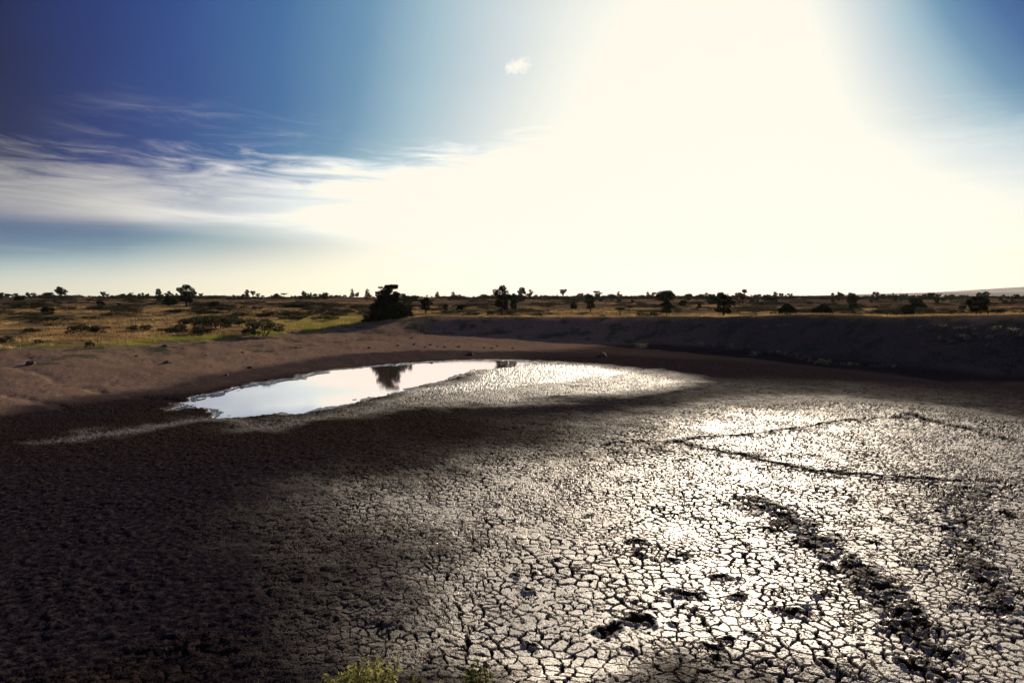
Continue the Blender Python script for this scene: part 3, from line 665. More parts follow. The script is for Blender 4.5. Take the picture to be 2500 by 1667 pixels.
# hand placed trees, left to right: px, top, base, width, kind
TREES = [
 (2, 713, 730, 16, 'bush', "dark round tree cut by the left edge of the photo on the skyline"),
 (23, 716, 728, 15, 'round', "small round dark tree on the skyline, second from the left edge"),
 (50, 720, 735, 24, 'bush', "low wide dark bushy tree just below the skyline near the left edge"),
 (71, 714, 727, 11, 'round', "tiny lollipop-shaped tree on a thin stem near the left edge of the skyline"),
 (116, 713, 729, 26, 'bush', "wide rounded dark tree just left of the large round tree on the left skyline"),
 (152, 701, 727, 27, 'round', "large round-headed dark tree standing highest on the left part of the skyline"),
 (182, 718, 728, 18, 'low', "low flat dark tree right of the large round tree on the left skyline"),
 (254, 712, 730, 11, 'ragged', "thin ragged tree with a stubby side branch on the left skyline"),
 (248, 732, 752, 16, 'bush', "dark upright bushy tree on the plain straight below the thin ragged skyline tree"),
 (119, 747, 770, 22, 'bush', "dark slanting bushy tree on the left plain below the skyline"),
 (292, 741, 752, 8, 'ragged', "tiny thin-stemmed sapling alone on the left plain"),
 (323, 715, 728, 13, 'ragged', "small ragged tree leading a short line of small trees on the left skyline"),
 (341, 717, 728, 9, 'tall', "small barrel-shaped tree in the short line on the left skyline"),
 (350, 715, 727, 7, 'tall', "small narrow tree between two rounder ones on the left skyline"),
 (361, 717, 727, 9, 'round', "small round tree just left of the tall two-tiered tree"),
 (390, 706, 736, 15, 'tall', "tall narrow tree in two tiers, left of the big forked tree"),
 (415, 714, 748, 34, 'cone', "broad dark tent-shaped tree between the two-tiered tree and the big forked tree"),
 (432, 717, 735, 8, 'tall', "slim dark tree squeezed against the big forked tree"),
 (457, 699, 750, 37, 'vase', "big ragged tree with a forked top, largest on the left plain"),
 (521, 735, 757, 21, 'bush', "lone dark round bushy tree on the plain right of the big forked tree"),
 (491, 716, 727, 10, 'ragged', "small ragged tree on the skyline just right of the big forked tree"),
 (605, 708, 728, 12, 'tall', "dark knobbly tree, left one of the uneven pair on the skyline"),
 (619, 710, 727, 11, 'ragged', "leaning gappy tree, right one of the uneven pair on the skyline"),
 (676, 715, 728, 15, 'bush', "dense dark skyline tree left of the small arching tree"),
 (695, 716, 727, 14, 'umbrella', "small arching flat-topped tree on the skyline"),
 (744, 711, 728, 14, 'round', "neat round dark tree midway between the uneven pair and the big leaning tree"),
 (760, 714, 727, 8, 'cone', "small pointed tree beside the neat round one on the skyline"),
 (793, 713, 731, 15, 'bush', "dark egg-shaped tree on the skyline left of the knobbly pair"),
 (861, 705, 728, 12, 'cone', "taller pointed tree of the knobbly pair on the skyline"),
 (872, 714, 729, 10, 'round', "shorter round tree leaning on the pointed tree of the knobbly pair"),
 (897, 706, 731, 16, 'cone', "dark onion-shaped tree immediately left of the big leaning tree"),
 (994, 724, 747, 24, 'vase', "dark fan-shaped tree right behind the big leaning tree"),
 (1013, 718, 737, 17, 'bush', "dense square-topped tree second to the right of the big leaning tree"),
 (1040, 729, 767, 25, 'vase', "dark tree on a thin trunk behind the bank, right of the big leaning tree"),
 (1068, 712, 728, 13, 'cone', "small pointed skyline tree above the open grass right of the big leaning tree"),
 (1107, 712, 730, 16, 'cone', "dark mound-shaped skyline tree halfway to the tall twiggy tree"),
 (1088, 744, 764, 12, 'vase', "small dim upright tree on the plain, left of a similar wider one"),
 (1122, 744, 764, 15, 'bush', "small dim bushy tree on the plain, right of a similar narrower one"),
 (1226, 703, 770, 36, 'vase', "tall twiggy-topped tree on a stout trunk at the middle of the bank"),
 (1254, 720, 766, 18, 'vase', "slim tree on a bent thin trunk between the twiggy tree and the dense one"),
 (1272, 703, 737, 22, 'tall', "dense blocky dark tree rising above the skyline right of the tall twiggy tree"),
 (1295, 708, 728, 14, 'ragged', "small tree with two twigs on top, right of the dense blocky tree"),
 (1374, 706, 727, 15, 'ragged', "gappy crooked tree alone on the skyline right of the centre"),
 (1400, 738, 756, 15, 'bush', "squat dark bushy tree on the bright grass right of the centre"),
 (1415, 715, 728, 17, 'bush', "wide dark skyline tree left of the pair growing one behind the other"),
 (1441, 723, 763, 23, 'vase', "dark bullet-shaped tree with its shadow at its foot on the bright grass"),
 (1456, 711, 731, 25, 'ragged', "wide lacy-edged tree behind the bullet-shaped one"),
 (1509, 712, 727, 10, 'ragged', "tiny twiggy tree on the skyline left of the wide dome-topped tree"),
 (1514, 752, 771, 22, 'umbrella', "small umbrella-shaped thorn tree on the bright grass, nearer of two"),
 (1537, 747, 762, 17, 'umbrella', "small umbrella-shaped thorn tree on the bright grass, farther of two"),
 (1581, 712, 730, 13, 'cone', "narrow pointed dark tree left of the wide dome-topped tree"),
 (1622, 708, 746, 40, 'round', "wide dome-topped dark tree rising above the skyline right of the centre"),
 (1628, 738, 772, 26, 'vase', "dark round-headed tree on a short trunk in front of the dome-topped tree"),
 (1667, 730, 748, 15, 'bush', "small dark bushy tree right of the dome-topped tree"),
 (1707, 738, 752, 10, 'cone', "small dark cone-shaped bush on open grass left of the massive double tree"),
 (1713, 717, 732, 12, 'round', "small skyline tree above the cone-shaped bush"),
 (1737, 717, 744, 18, 'bush', "dark tree overlapped by the left side of the massive double tree"),
 (1767, 722, 778, 43, 'vase', "massive double-trunked dark tree growing right behind the bank top"),
 (1796, 715, 731, 12, 'cone', "small dark pointed tree between the massive double tree and the layered tree"),
 (1813, 710, 743, 24, 'ragged', "layered tree with a knotted top on a clear thin trunk"),
 (1871, 716, 735, 18, 'bush', "dark mound-like tree in the tree line right of the layered tree"),
 (1892, 713, 733, 11, 'tall', "narrow two-knobbed tree in the right tree line"),
 (1921, 738, 778, 36, 'bush', "large egg-shaped dark bush tree standing on the bank top"),
 (1928, 716, 735, 12, 'ragged', "small ragged tree right above the egg-shaped bush tree"),
 (2007, 740, 776, 39, 'bush', "large round shaggy dark bush tree on the bank top, right of the egg-shaped one"),
 (2032, 715, 728, 8, 'tall', "slim skyline tree, left of the blocky one above the shaggy bush tree"),
 (2050, 713, 730, 13, 'round', "blocky skyline tree above and right of the shaggy bush tree"),
 (2081, 720, 764, 23, 'vase', "upright feathery tree on a thin trunk on the right plain"),
 (2139, 713, 731, 16, 'ragged', "broken-topped skyline tree right of the upright feathery tree"),
 (2155, 717, 731, 12, 'bush', "low round skyline tree beside the broken-topped one"),
 (2184, 720, 738, 10, 'tall', "narrow dark tree on the right tree line, alone"),
 (2240, 728, 762, 31, 'bush', "big dark tree behind the three-part clump on the right plain"),
 (2217, 746, 775, 32, 'vase', "dark spreading tree in front of the three-part clump on the bank top"),
 (2194, 763, 775, 14, 'low', "small low shrubby tree at the left foot of the three-part clump"),
 (2270, 716, 729, 13, 'round', "small rounded skyline tree right of the three-part clump"),
 (2285, 726, 745, 20, 'ragged', "faint open-crowned tree on the plain below the rounded skyline tree"),
 (2322, 718, 730, 12, 'bush', "small dark lump of a tree on the skyline, left of the great shaggy tree"),
 (2386, 727, 770, 50, 'vase', "great shaggy dark tree spreading over the bank top at the far right"),
 (2349, 747, 765, 13, 'ragged', "small crooked tree at the left of the great shaggy tree"),
 (2431, 752, 774, 34, 'bush', "low dome-shaped dark bush at the right foot of the great shaggy tree"),
 (2452, 732, 744, 10, 'round', "tiny round tree on the plain between the great shaggy tree and the right edge"),
 (2478, 719, 736, 17, 'ragged', "dark clump-crowned tree on the skyline near the right edge"),
 (2491, 756, 774, 32, 'bush', "dark bush cut by the right edge of the photo on the bank top"),
]
for px, yt, yb, wpx, kind, lab in TREES:
    tree('savanna_tree' if kind not in ('bush', 'low') else 'bushy_tree', 'tree', px, yt, yb, wpx * 1.08, kind, lab, fine=(yb - yt > 26), Y=(390 if yb < 730 else None), flip=rnd.choice((1, -1)))
# nameless small trees that edge the skyline
used = [t[0] for t in TREES if t[2] < 745]
n = 0; tries = 0
while n < 195 and tries < 6000:
    tries += 1
    px = rnd.uniform(-60, 2560)
    if px < 1150 and rnd.random() < .35: continue
    if min(abs(px - q) for q in used) < 4.5: continue
    used.append(px); n += 1
    big_ = rnd.random() < .25
    hh = rnd.uniform(8, 13) if big_ else rnd.uniform(4, 8)
    if px > 1350: hh *= 1.15
    yt = 727 - hh
    k = rnd.choice(('round', 'bush', 'cone', 'tall', 'bush', 'ragged'))
    tree('skyline_tree', 'tree', px, yt, 727, hh * rnd.uniform(.8, 1.5) * (1.2 if k == 'bush' else 1), k, "tiny nameless dark tree among the many that edge the far skyline", 'tiny dark trees along the skyline', Y=rnd.uniform(330, 430), flip=rnd.choice((1, -1)), parts=False)
n = 0
while n < 60:          # dim small trees in the middle distance, mostly to the right
    px = rnd.uniform(900, 2540); Y = rnd.uniform(200, 330)
    if px < 1500 and rnd.random() < .5: continue
    z = zland((px - 1250) / FPX * Y, Y); yb = yproj(Y, z); hh = rnd.uniform(5, 12)
    tree('scrub_tree', 'tree', px, yb - hh, yb, hh * rnd.uniform(.8, 1.5), rnd.choice(('round', 'bush', 'bush', 'cone', 'ragged')), "small dim tree scattered on the plain below the skyline trees", 'small dim trees in the middle distance of the plain', Y=Y, flip=rnd.choice((1, -1)), parts=False); n += 1

# the big leaning tree at the end of the bank
def big_tree():
    Y0 = 100.5; z0 = zland((945 - 1250) / FPX * Y0, Y0)
    o = bpy.data.objects.new('leaning_tree', None); col.objects.link(o); o.location = ((945 - 1250) / FPX * Y0, Y0, z0)
    k = Y0 / FPX
    def b(px, py, rx, rz, ry=None, dy=0): return ((px - 945) * k, dy, (yproj(Y0, z0) - py) * k, rx * k, (ry or rx) * k, rz * k)
    mound = [b(945, 775, 52, 26, 40), b(915, 785, 30, 18), b(975, 772, 33, 26), b(960, 752, 28, 20), b(993, 757, 14, 12), b(905, 795, 22, 10), b(930, 765, 22, 16), b(945, 745, 22, 18), b(985, 780, 20, 16), b(1000, 770, 10, 9)]
    mid = [b(925, 745, 18, 9), b(915, 750, 10, 6), b(941, 727, 19, 13), b(932, 719, 15, 9), b(953, 735, 14, 12), b(966, 718, 8, 7), b(940, 738, 22, 12), b(967, 728, 10, 8), b(935, 728, 12, 10)]
    top = [b(951, 708, 9, 6), b(944, 706, 8, 5), b(961, 702, 11, 4), b(963, 697.5, 10, 2.2), b(930, 702, 6, 1.6), b(946, 699, 8, 2.6), b(955, 698, 8, 2.5), b(970, 697, 3, 1), b(945, 714, 12, 5)]
    rb = random.Random(12)
    for lst, cnt, rr_ in ((mound, 34, (3, 7)), (mid, 16, (2.5, 5))):
        for i in range(cnt):
            q = lst[rb.randrange(9)]; a = rb.uniform(-.3, 3.5)
            lst.append((q[0] + math.cos(a) * q[3] * 1.02, rb.uniform(-1, 1) * q[4] * .5, q[2] + math.sin(a) * q[5] * 1.02, rb.uniform(*rr_) * k, rb.uniform(*rr_) * k, rb.uniform(*rr_) * k * .5))
    c1 = crown_mesh('leaning_crown', 5, mid + top, 210, .17, M_CROWN, 1.9, .3)
    c2 = crown_mesh('leaning_undergrowth', 6, mound, 120, .20, M_CROWN, 1.9, .2)
    link('crown', c1, o); link('lower_foliage', c2, o)
    P = lambda px, py, dy=0: ((px - 945) * k, dy, (yproj(Y0, z0) - py) * k)
    lk = [([P(945, 802), P(942, 770), P(947, 740), P(944, 715), P(958, 700)], (.28, .22, .17, .10, .03)),
          ([P(944, 760), P(930, 748), P(914, 748)], (.12, .07, .03)), ([P(946, 742), P(960, 728), P(968, 718)], (.12, .07, .03)),
          ([P(946, 735), P(936, 718), P(930, 703)], (.10, .06, .02)), ([P(944, 790), P(965, 768), P(990, 757)], (.14, .08, .03)), ([P(945, 716), P(955, 703), P(974, 696)], (.06, .04, .015))]
    link('trunk', tubes('leaning_trunk', lk, M_BARK), o)
    o['label'] = "big dark tree leaning over bushes at the bank's left end, mirrored in the pool"; o['category'] = 'tree'
big_tree()
# hand placed feathery shrubs near the pool side of the left plain
SHRUBS = [
 (79, 797, 816, 44, "low green shrub left of the two feathery shrubs on the left plain"),
 (120, 788, 800, 26, "small dark shrub above the low green shrub on the left plain"),
 (195, 786, 819, 62, "wide feathery thorn shrub on the left plain above the small dark bush on the ditch"),
 (236, 790, 818, 46, "feathery thorn shrub right against the wide feathery one on the left plain"),
 (215, 829, 852, 20, "small dark spiky bush on the lip of the ditch at the left"),
 (6, 815, 838, 40, "dark shrub cut by the left edge of the photo above the ditch"),
 (92, 824, 842, 18, "thin brown bush in the grass between the left edge and the ditch bush"),
 (166, 745, 759, 40, "low broad brownish shrub below the left skyline trees"),
 (340, 787, 812, 52, "dark flat shrub in the middle of the left plain"),
 (420, 790, 815, 60, "dark low shrub left of the largest feathery shrub clump"),
 (470, 768, 806, 74, "tall feathery shrub, left part of the largest clump on the left plain"),
 (535, 760, 808, 84, "tall feathery shrub, middle part of the largest clump on the left plain"),
 (500, 788, 818, 60, "dark ground-hugging shrub at the front of the largest clump"),
 (590, 772, 800, 52, "grey feathery shrub behind the largest clump"),
 (640, 772, 822, 84, "dense feathery shrub ending above the yellow-green bank, casting shade to its left"),
 (612, 796, 824, 40, "dark low shrub in the shade beside the dense feathery shrub"),
 (712, 768, 779, 18, "small dark shrub on the grass above the little shaded hollow"),
 (788, 748, 768, 12, "narrow dark shrub with a low branch beside it, left of the leaning tree"),
 (770, 754, 768, 34, "flat wide shrub beside the narrow dark shrub, left of the leaning tree"),
 (1152, 760, 773, 36, "flat dark shrub lying on the bank top left of the tall twiggy tree"),
 (1200, 755, 770, 20, "open wiry shrub at the left foot of the tall twiggy tree"),
 (1315, 764, 776, 18, "small grey shrub on the bank top between the twiggy tree and the bullet-shaped tree"),
 (1470, 766, 776, 18, "dark lump of a shrub sitting on the bank crest right of the bullet-shaped tree"),
 (1575, 760, 776, 40, "greyish wide shrub left of the round-headed tree on the bank top"),
 (1600, 757, 775, 26, "greyish upright shrub against the round-headed tree on the bank top"),
 (1840, 762, 778, 20, "small dark shrub left of the egg-shaped bush tree"),
 (1888, 758, 772, 16, "thin grey shrub just left of the egg-shaped bush tree"),
 (2150, 762, 774, 22, "low grey shrub between the feathery tree and the three-part clump"),
 (2175, 764, 774, 12, "tiny shrub beside the three-part clump"),
]
for px, yt, yb, wpx, lab in SHRUBS:
    near_ = px < 700 and yb > 800
    tree('thorn_shrub', 'shrub', px, yt, yb, wpx, 'low', lab, fine=True, mat=M_SHRUB, flip=rnd.choice((1, -1)), lo=46 if near_ else None, trunk_name='branches')
n = 0
while n < 250:
    px = rnd.uniform(-80, 2560); yb = 728 + 60 * rnd.random() ** 1.2
    if px > 880 and yb > 771: continue
    if px > 660 and yb > 785: continue
    cl = float(fbm(np.array([px * .011]), np.array([yb * .05]), 7, 3)[0])
    if cl < .43 or (px > 1000 and rnd.random() < .2): continue
    Y, z = find_base(px, yb, 46 if px < 600 else None); s_ = Y
    hh = rnd.uniform(.6, 1.45); wd = hh * rnd.uniform(3, 8)
    if Y > 380: continue
    tree('low_shrub', 'shrub', px, yproj(Y, z) - hh / Y * FPX, yb, wd / Y * FPX, 'low', "low grey-green shrub, one of the many dotted over the dry grass plain", 'low shrubs dotted over the plain', mat=M_SHRUB, Y=Y, flip=rnd.choice((1, -1)), parts=False); n += 1

# ---------------------------------------------------------------- grass and far scrub (stuff)
def tufts(name, n, samp, mat, hmin, hmax, blades, label, spread=.12, wid=.02, seed=1):
    rg = np.random.default_rng(seed)
    X, Y, keepw = samp(rg, n)
    z, _ = land(X, Y, False)
    n = len(X)
    B = blades; Xb = np.repeat(X, B) + rg.normal(0, spread, n * B) * np.repeat(keepw, B); Yb = np.repeat(Y, B) + rg.normal(0, spread, n * B) * np.repeat(keepw, B); zb = np.repeat(z, B)
    h = rg.uniform(hmin, hmax, n * B); a = rg.uniform(0, 6.28, n * B); lean = rg.uniform(0, .5, n * B) * h; a2 = rg.uniform(0, 6.28, n * B)
    w_ = wid * np.repeat(keepw, B)
    V = np.stack([np.stack([Xb - np.cos(a) * w_, Yb - np.sin(a) * w_, zb - .03], -1), np.stack([Xb + np.cos(a) * w_, Yb + np.sin(a) * w_, zb - .03], -1),
                  np.stack([Xb + np.cos(a2) * lean, Yb + np.sin(a2) * lean, zb + h], -1)], 1).reshape(-1, 3)
    o = link(name, mesh_from(name, V, np.arange(3 * n * B).reshape(-1, 3), [mat], smooth_=False), kind='stuff', label=label)
    return o
def samp_plain(rg, n):
    px = rg.uniform(-150, 2650, n * 3); yb = 728 + (860 - 728) * rg.random(n * 3) ** 1.15
    a = (px - 1250) / FPX; Y = 3.3 * FPX / (yb - 724.5); Y = np.clip(Y, 46, 360); X = a * Y
    z, M = land(X, Y, False)
    k = (M['plain'] > .7) & (fbm(X * .06, Y * .045, 3, 4) > np.where(Y > 160, .53, .46)) & (Y > 50) & (fbm(X * .5, Y * .5, 6, 2) > .35)
    X, Y = X[k][:n], Y[k][:n]; return X, Y, np.clip(Y / 55, .8, 5)
tufts('dry_grass', 52000, samp_plain, M_DRY, .12, .42, 5, "knee-high dry golden grass over the plain")
def samp_green(rg, n):
    px = rg.uniform(-50, 900, n * 14); yb = rg.uniform(776, 862, n * 14)
    a = (px - 1250) / FPX; Y = 4.1 * FPX / (yb - 724.5); X = a * Y
    z, M = land(X, Y, True); k = (M['green'] > rg.uniform(.25, .9, len(X)))
    X, Y = X[k][:n], Y[k][:n]; return X, Y, np.clip(Y / 60, .8, 3)
tufts('green_grass', 9000, samp_green, M_GREEN, .06, .22, 5, "short yellow-green grass along the edge of the bare mud", seed=3)
def samp_bank(rg, n):
    px = rg.uniform(1000, 2600, n * 8); a = (px - 1250) / FPX; Y = rg.uniform(44, 97, n * 8); X = a * Y
    z, M = land(X, Y, False); k = (M['slope'] > .4) & (fbm(X * .25, Y * .25, 5, 3) > .50 - .10 * smooth(a, .4, .8))
    X, Y = X[k][:n], Y[k][:n]; return X, Y, np.full(len(X), 1.4)
tufts('bank_grass', 2600, samp_bank, M_SHRUB, .08, .30, 6, "sparse dull grass tufts on the shaded face of the right-hand bank", seed=5)
def far_scrub():
    rg = np.random.default_rng(9); n = 5200
    px = rg.uniform(-200, 2700, n); Y = rg.uniform(300, 450, n); X = (px - 1250) / FPX * Y
    k = fbm(px * .02, Y * .01, 2, 3) > np.where(px < 1100, .52, .38); X, Y = X[k], Y[k]; n = len(X)
    z = land(X, Y, False)[0]
    B = 12; C = np.stack([np.repeat(X, B) + rg.normal(0, .9, n * B), np.repeat(Y, B) + rg.normal(0, .9, n * B), np.repeat(z + .25, B) + np.abs(rg.normal(0, .38, n * B))], -1)
    V, F = leaves_at(rg, C, .5)
    link('distant_scrub', mesh_from('distant_scrub', V, F, [M_CROWN], smooth_=False), kind='stuff', label='dark fringe of scrub massed along the far skyline')
far_scrub()
# ---------------------------------------------------------------- weeds, stones, clods, plants near the camera
def weed_meshes(v):
    rg = np.random.default_rng(40 + v)
    n = 60; C = np.stack([rg.normal(0, .26, n), rg.normal(0, .2, n), rg.uniform(.05, .6, n)], -1)
    V, F = leaves_at(rg, C, .07, 3.0)
    st = []
    for i in range(9):
        a, b = rg.normal(0, .22, 2); st.append(([(a * .4, b * .4, -.03), (a, b, rg.uniform(.35, .65))], (.01, .004)))
    return mesh_from('weed_leaves', V, F, [M_WEED], smooth_=False), tubes('weed_stems', st, M_BARK)
WM = [weed_meshes(i) for i in range(3)]
def weed(px, py, s, label, group, Y=None):
    a = (px - 1250) / FPX
    Ys = np.linspace(40, 99, 500); zs = land(a * Ys, Ys, False)[0]
    e = np.abs(yproj(Ys, zs) - py); Y = Ys[int(np.argmin(e[:]))]; z = zs[int(np.argmin(e))]
    o = bpy.data.objects.new('weed_clump', None); col.objects.link(o)
    lv, st = WM[rnd.randrange(3)]; link('leaves', lv, o); link('stems', st, o)
    o.location = (a * Y, Y, z); k = s; o.scale = (k * rnd.uniform(1, 1.6), k, k * rnd.uniform(.6, 1)); o.rotation_euler.z = rnd.uniform(0, 6)
    o['label'] = label; o['category'] = 'weed'; o['group'] = group
LINE = [(1558, 849), (1572, 850), (1680, 845), (1697, 845), (1712, 846), (1745, 848), (1757, 849), (1784, 848), (1797, 852), (1808, 855), (1842, 870), (1852, 867), (1885, 864), (1900, 865), (1918, 868), (1930, 872),
        (1945, 876), (1958, 880), (1970, 876), (1980, 884), (1995, 889), (2010, 890), (2025, 893), (2045, 892), (2060, 893), (2080, 894), (2098, 895), (2135, 897), (2150, 898), (2165, 898), (2185, 899)]
for px, py in LINE:
    weed(px, py, rnd.uniform(.5, 1.0), "pale weed in the thin row along the foot of the dark right-hand bank", "row of pale weeds along the foot of the bank")
n = 0
while n < 42:
    px = rnd.gauss(2390, 90); py = rnd.gauss(820, 22)
    if px < 2240 or px > 2530: continue
    weed(px, py, rnd.uniform(.3, .8), "pale weed on the dark face of the bank at the far right", "pale weeds scattered on the bank face at the far right"); n += 1
for px, py in ((1870, 803), (1885, 800), (1900, 798), (1915, 797), (1925, 796), (1650, 785), (1642, 787), (1478, 790), (1458, 803), (1533, 815)):
    weed(px, py, rnd.uniform(.4, .8), "small pale weed high on the shaded face of the bank", "a few small weeds high on the shaded bank face")

def lump_mesh(name, seed, mat, flat=.6):
    rg = np.random.default_rng(seed); n1, n2 = 16, 10
    V = []; F = []
    th = np.linspace(0, 2 * np.pi, n1, endpoint=False)
    for j in range(n2 + 1):
        p = np.pi * j / n2
        for t in th:
            d = np.array([np.sin(p) * np.cos(t), np.sin(p) * np.sin(t), np.cos(p)])
            r_ = .5 * (1 + .55 * (float(vn(np.array([d[0] * 2.3 + d[2] * 1.1 + seed]), np.array([d[1] * 2.3 + seed * 2 + d[2]]), seed)[0]) - .5) + .22 * (float(vn(np.array([d[0] * 6 + d[2] * 3]), np.array([d[1] * 6 + seed]), seed + 2)[0]) - .5))
            V.append(d * r_ * np.array([1, .8, flat]))
    for j in range(n2):
        for i in range(n1): F.append((j * n1 + i, j * n1 + (i + 1) % n1, (j + 1) * n1 + (i + 1) % n1, (j + 1) * n1 + i)[::-1])
    return mesh_from(name, V, F, [mat], smooth_=False)
LM = [lump_mesh('clod_shape', i, M_CLOD) for i in range(4)]; RM = [lump_mesh('rock_shape', i + 9, M_ROCK) for i in range(2)]
def put(px, py, wpx, me, name, cat, label, group=None, zs=1.0):
    a = (px - 1250) / FPX
    Ys = np.linspace(11, 99, 1800); zz = land(a * Ys, Ys, False)[0]
    j = int(np.argmin(np.abs(yproj(Ys, zz) - py))); Y, z = Ys[j], zz[j]
    o = link(name, me); s_ = wpx / FPX * Y; o.location = (a * Y, Y, z + s_ * .12 * zs); o.scale = (s_, s_, s_ * zs); o.rotation_euler.z = rnd.uniform(0, 6)
    o['label'] = label; o['category'] = cat
    if group: o['group'] = group
    return o
put(705, 813, 9, RM[0], 'rock', 'rock', "pale pointed rock on the grass below the shaded hollow, left of another")
put(724, 806, 8, RM[1], 'rock', 'rock', "pale rock inside the shaded hollow, right of another")
put(1471, 872, 26, LM[0], 'earth_mound', 'mound', "rounded dark earth mound at the foot of the bank, its shadow falling towards the pool", zs=1.1)
put(1146, 868, 18, LM[1], 'mud_clod', 'clod', "largest dark clod of mud on the bare strip right behind the pool")
put(1053, 888, 8, LM[2], 'mud_clod', 'clod', "dark clod of mud sitting at the far waterline of the pool")
put(606, 900, 13, LM[2], 'mud_clod', 'clod', "dark clod alone on the bare brown slope left behind the pool")
put(70, 891, 22, LM[3], 'mud_clod', 'clod', "flat dark clod on the brown slope near the left edge")
put(405, 888, 20, LM[0], 'mud_clod', 'clod', "flat ragged clod in the middle of the left brown slope")
put(550, 918, 12, LM[1], 'mud_clod', 'clod', "low clod halfway between the pool and the lone clod on the brown slope")
put(400, 847, 14, LM[1], 'mud_clod', 'clod', "dark clod just below the grass edge on the left")
for px, py in ((722, 850), (733, 850), (970, 845), (1010, 842), (1038, 848), (1050, 843), (1068, 847), (1085, 848), (1182, 850), (1200, 852), (1213, 846), (1252, 852), (1005, 826), (1120, 848), (590, 862), (500, 868), (330, 870), (845, 832), (900, 850)):
    put(px, py, rnd.uniform(6, 10), rnd.choice(LM), 'small_clod', 'clod', "small dark clod scattered on the sunlit brown mud behind the pool", "small clods scattered on the sunlit brown mud")

def leafy_plant(px, py_top, wpx, Y, label, nst, seed, leaf=.05):
    """weed with arching stems and bright leaves rooted on the near bank"""
    rg = np.random.default_rng(seed); a = (px - 1250) / FPX; X = a * Y; z = zland(X, Y)
    zt = HC + ray(px, py_top)[1] * Y; h = zt - z; wd = wpx / FPX * Y
    o = bpy.data.objects.new('leafy_weed', None); col.objects.link(o); o.location = (X, Y, z)
    st = []; C = []
    for i in range(nst):
        t = rg.uniform(-1, 1); d = rg.uniform(-.4, .4); tip = Vector((t * wd * .5, d * wd * .5, h * (1 - .30 * t * t) * rg.uniform(.82, 1.0)))
        p0 = Vector((t * .06, d * .06, -.05)); m_ = p0.lerp(tip, .55) + Vector((0, 0, h * .08))
        P = [p0, p0.lerp(m_, .5) + Vector((0, 0, .02)), m_, tip]; st.append((P, (.008, .006, .004, .002)))
        for k in range(int(16 * h / .5) + 6):
            s_ = rg.uniform(.25, 1.0); q = P[1].lerp(P[2], (s_ - .25) / .35) if s_ < .6 else P[2].lerp(P[3], (s_ - .6) / .4)
            C.append((q.x + rg.normal(0, .035), q.y + rg.normal(0, .035), q.z + rg.normal(0, .03)))
    V, F = leaves_at(rg, np.array(C), leaf, 2.2)
    link('leaves', mesh_from('leafy_weed_leaves', V, F, [M_LEAFY], smooth_=False), o)
    link('stems', tubes('leafy_weed_stems', st, M_STRAW), o)
    o['label'] = label; o['category'] = 'plant'
leafy_plant(900, 1616, 215, 8.6, "widest bright leafy weed at the bottom edge of the photo, its top lit yellow", 34, 1, .042)
leafy_plant(810, 1645, 120, 8.7, "low bright leafy weed at the bottom edge, left beside the widest one", 14, 2, .040)
leafy_plant(1010, 1650, 90, 8.7, "sparse bright weed at the bottom edge, right beside the widest one", 5, 3, .022)
leafy_plant(1165, 1616, 70, 8.8, "single upright leafy weed at the bottom edge, right of the others", 12, 4, .038)
leafy_plant(600, 1643, 26, 9.2, "tiny green sprout at the bottom edge, left of the wide leafy weed", 3, 5, .022)
leafy_plant(1068, 1654, 26, 8.9, "tiny bright sprout at the bottom edge between the wide weed and the upright one", 3, 6, .02)
def stalk(px, py, dx_, dy_, label, bend=.05):
    """dry stalk lying or leaning: from a picture point on the ground, lifting by dy_ px"""
    a = (px - 1250) / FPX
    Ys = np.linspace(8, 40, 1500); zz = land(a * Ys, Ys, False)[0]; j = int(np.argmin(np.abs(yproj(Ys, zz) - py))); Y, z = Ys[j], zz[j]
    k = Y / FPX; X = a * Y
    P = [(0, 0, -.01), (dx_ * k * .45 + bend, .02, dy_ * k * .55 + .02), (dx_ * k, .03, dy_ * k + .03)]
    o = link('dry_stalk', tubes('dry_stalk', [(P, (.006, .005, .002))], M_STRAW)); o.location = (X, Y, z)
    o['label'] = label; o['category'] = 'grass stalk'
stalk(734, 1638, -21, 30, "longest curved dry stalk on the dark mud above the wide leafy weed")
stalk(790, 1605, 14, 20, "short bent dry stalk between the longest one and the wide leafy weed")
stalk(698, 1530, -2, 15, "upright pale dry stalk on the dark mud, lower of two in line", 0)
stalk(696, 1500, -2, 10, "tiny upright dry stalk on the dark mud, upper of two in line", 0)
stalk(732, 1560, 6, 16, "pale forked-looking dry stalk right of the two in line", 0)
stalk(1072, 1568, 9, 8, "small curved dry stalk on the dark mud near the cracked plates")
stalk(484, 1326, 8, 6, "lone pale dry straw lying far out on the dark mud", 0)
stalk(815, 1650, 16, 14, "dry straw leaning at the left of the wide leafy weed", 0)
stalk(614, 1640, 2, 34, "thin grey upright stem near the tiny green sprout", 0)
stalk(757, 985, 1, 9, "tiny twig poking out of the pool", 0)
bpy.data.objects['dry_stalk.009'].name = 'twig'
# seedlings on the near mud
sm = crown_mesh('seedling_leaves', 77, [(0, 0, .5, .5, .5, .4)], 30, .3, M_LEAFY, 1.8)
for i in range(26):
    px = rnd.choice((rnd.gauss(930, 40), rnd.gauss(560, 60), rnd.uniform(380, 1000))); py = rnd.uniform(1440, 1600)
    X_, Y_ = on_z(px, py, .0); z_ = zland(X_, Y_); s_ = rnd.uniform(.03, .055)
    o = link('seedling', sm); o.location = (X_, Y_, z_); o.scale = (s_, s_, s_)
    o['label'] = "tiny yellow-green seedling dotted over the dark near mud"; o['category'] = 'seedling'; o['group'] = 'tiny seedlings on the dark near mud'
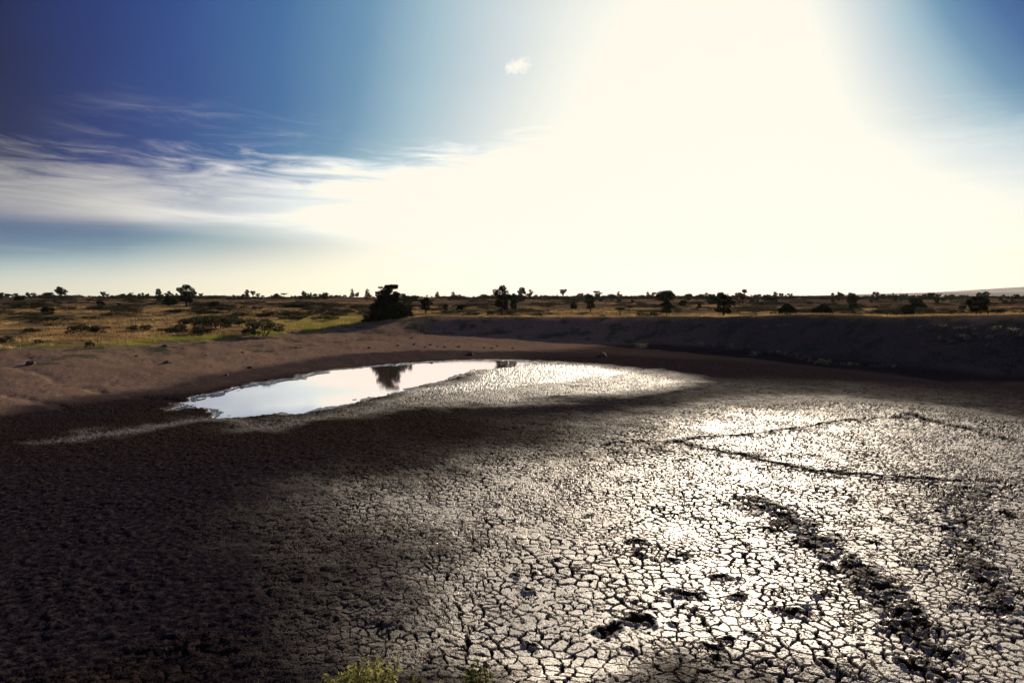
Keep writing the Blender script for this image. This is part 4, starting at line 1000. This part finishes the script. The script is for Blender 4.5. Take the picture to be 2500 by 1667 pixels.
# faint mast on the far land
Ym = 3300.0; Xm = (2197 - 1250) / FPX * Ym; zm = zland(Xm, Ym); hm = HC + ray(2197, 700)[1] * Ym - zm
leg = [([(sx_ * .9, sy_ * .9, 0), (sx_ * .35, sy_ * .35, hm)], (.22, .14)) for sx_ in (-1, 1) for sy_ in (-1, 1)]
br = []
for i in range(12):
    a0 = .9 - .55 * i / 12; a1 = .9 - .55 * (i + 1) / 12; h0, h1 = hm * i / 12, hm * (i + 1) / 12
    br += [([(-a0, -a0, h0), (a1, -a1, h1)], (.1, .1)), ([(a0, a0, h0), (-a1, a1, h1)], (.1, .1))]
mo = bpy.data.objects.new('radio_mast', None); col.objects.link(mo); mo.location = (Xm, Ym, zm)
M_STEEL = mat_plain("grey_steel", (.25, .25, .26), (.33, .33, .34), 1, .5)
link('tower_frame', tubes('mast_legs', leg, M_STEEL), mo); link('bracing', tubes('mast_braces', br, M_STEEL), mo)
mo['label'] = "thin faint radio mast rising from the hazy far land at the right"; mo['category'] = 'mast'

# ---------------------------------------------------------------- haze
def haze_box():
    m = bpy.data.materials.new("haze"); m.use_nodes = True; nt_ = m.node_tree; nt_.nodes.clear()
    v = nt_.nodes.new('ShaderNodeVolumePrincipled'); v.inputs['Color'].default_value = (.93, .90, .86, 1); v.inputs['Density'].default_value = HAZE
    v.inputs['Anisotropy'].default_value = .4
    o = nt_.nodes.new('ShaderNodeOutputMaterial'); nt_.links.new(v.outputs[0], o.inputs['Volume'])
    a, b, c, d = -9200, 9200, -9200, 9200; z0, z1 = -8.0, 250.0
    V = [(a, c, z0), (b, c, z0), (b, d, z0), (a, d, z0), (a, c, z1), (b, c, z1), (b, d, z1), (a, d, z1)]
    F = [(0, 3, 2, 1), (4, 5, 6, 7), (0, 1, 5, 4), (1, 2, 6, 5), (2, 3, 7, 6), (3, 0, 4, 7)]
    link('haze', mesh_from('haze', V, F, [m], smooth_=False), kind='stuff', label='thin pale dusty air over the whole plain')
HAZE = 0.000022
haze_box()
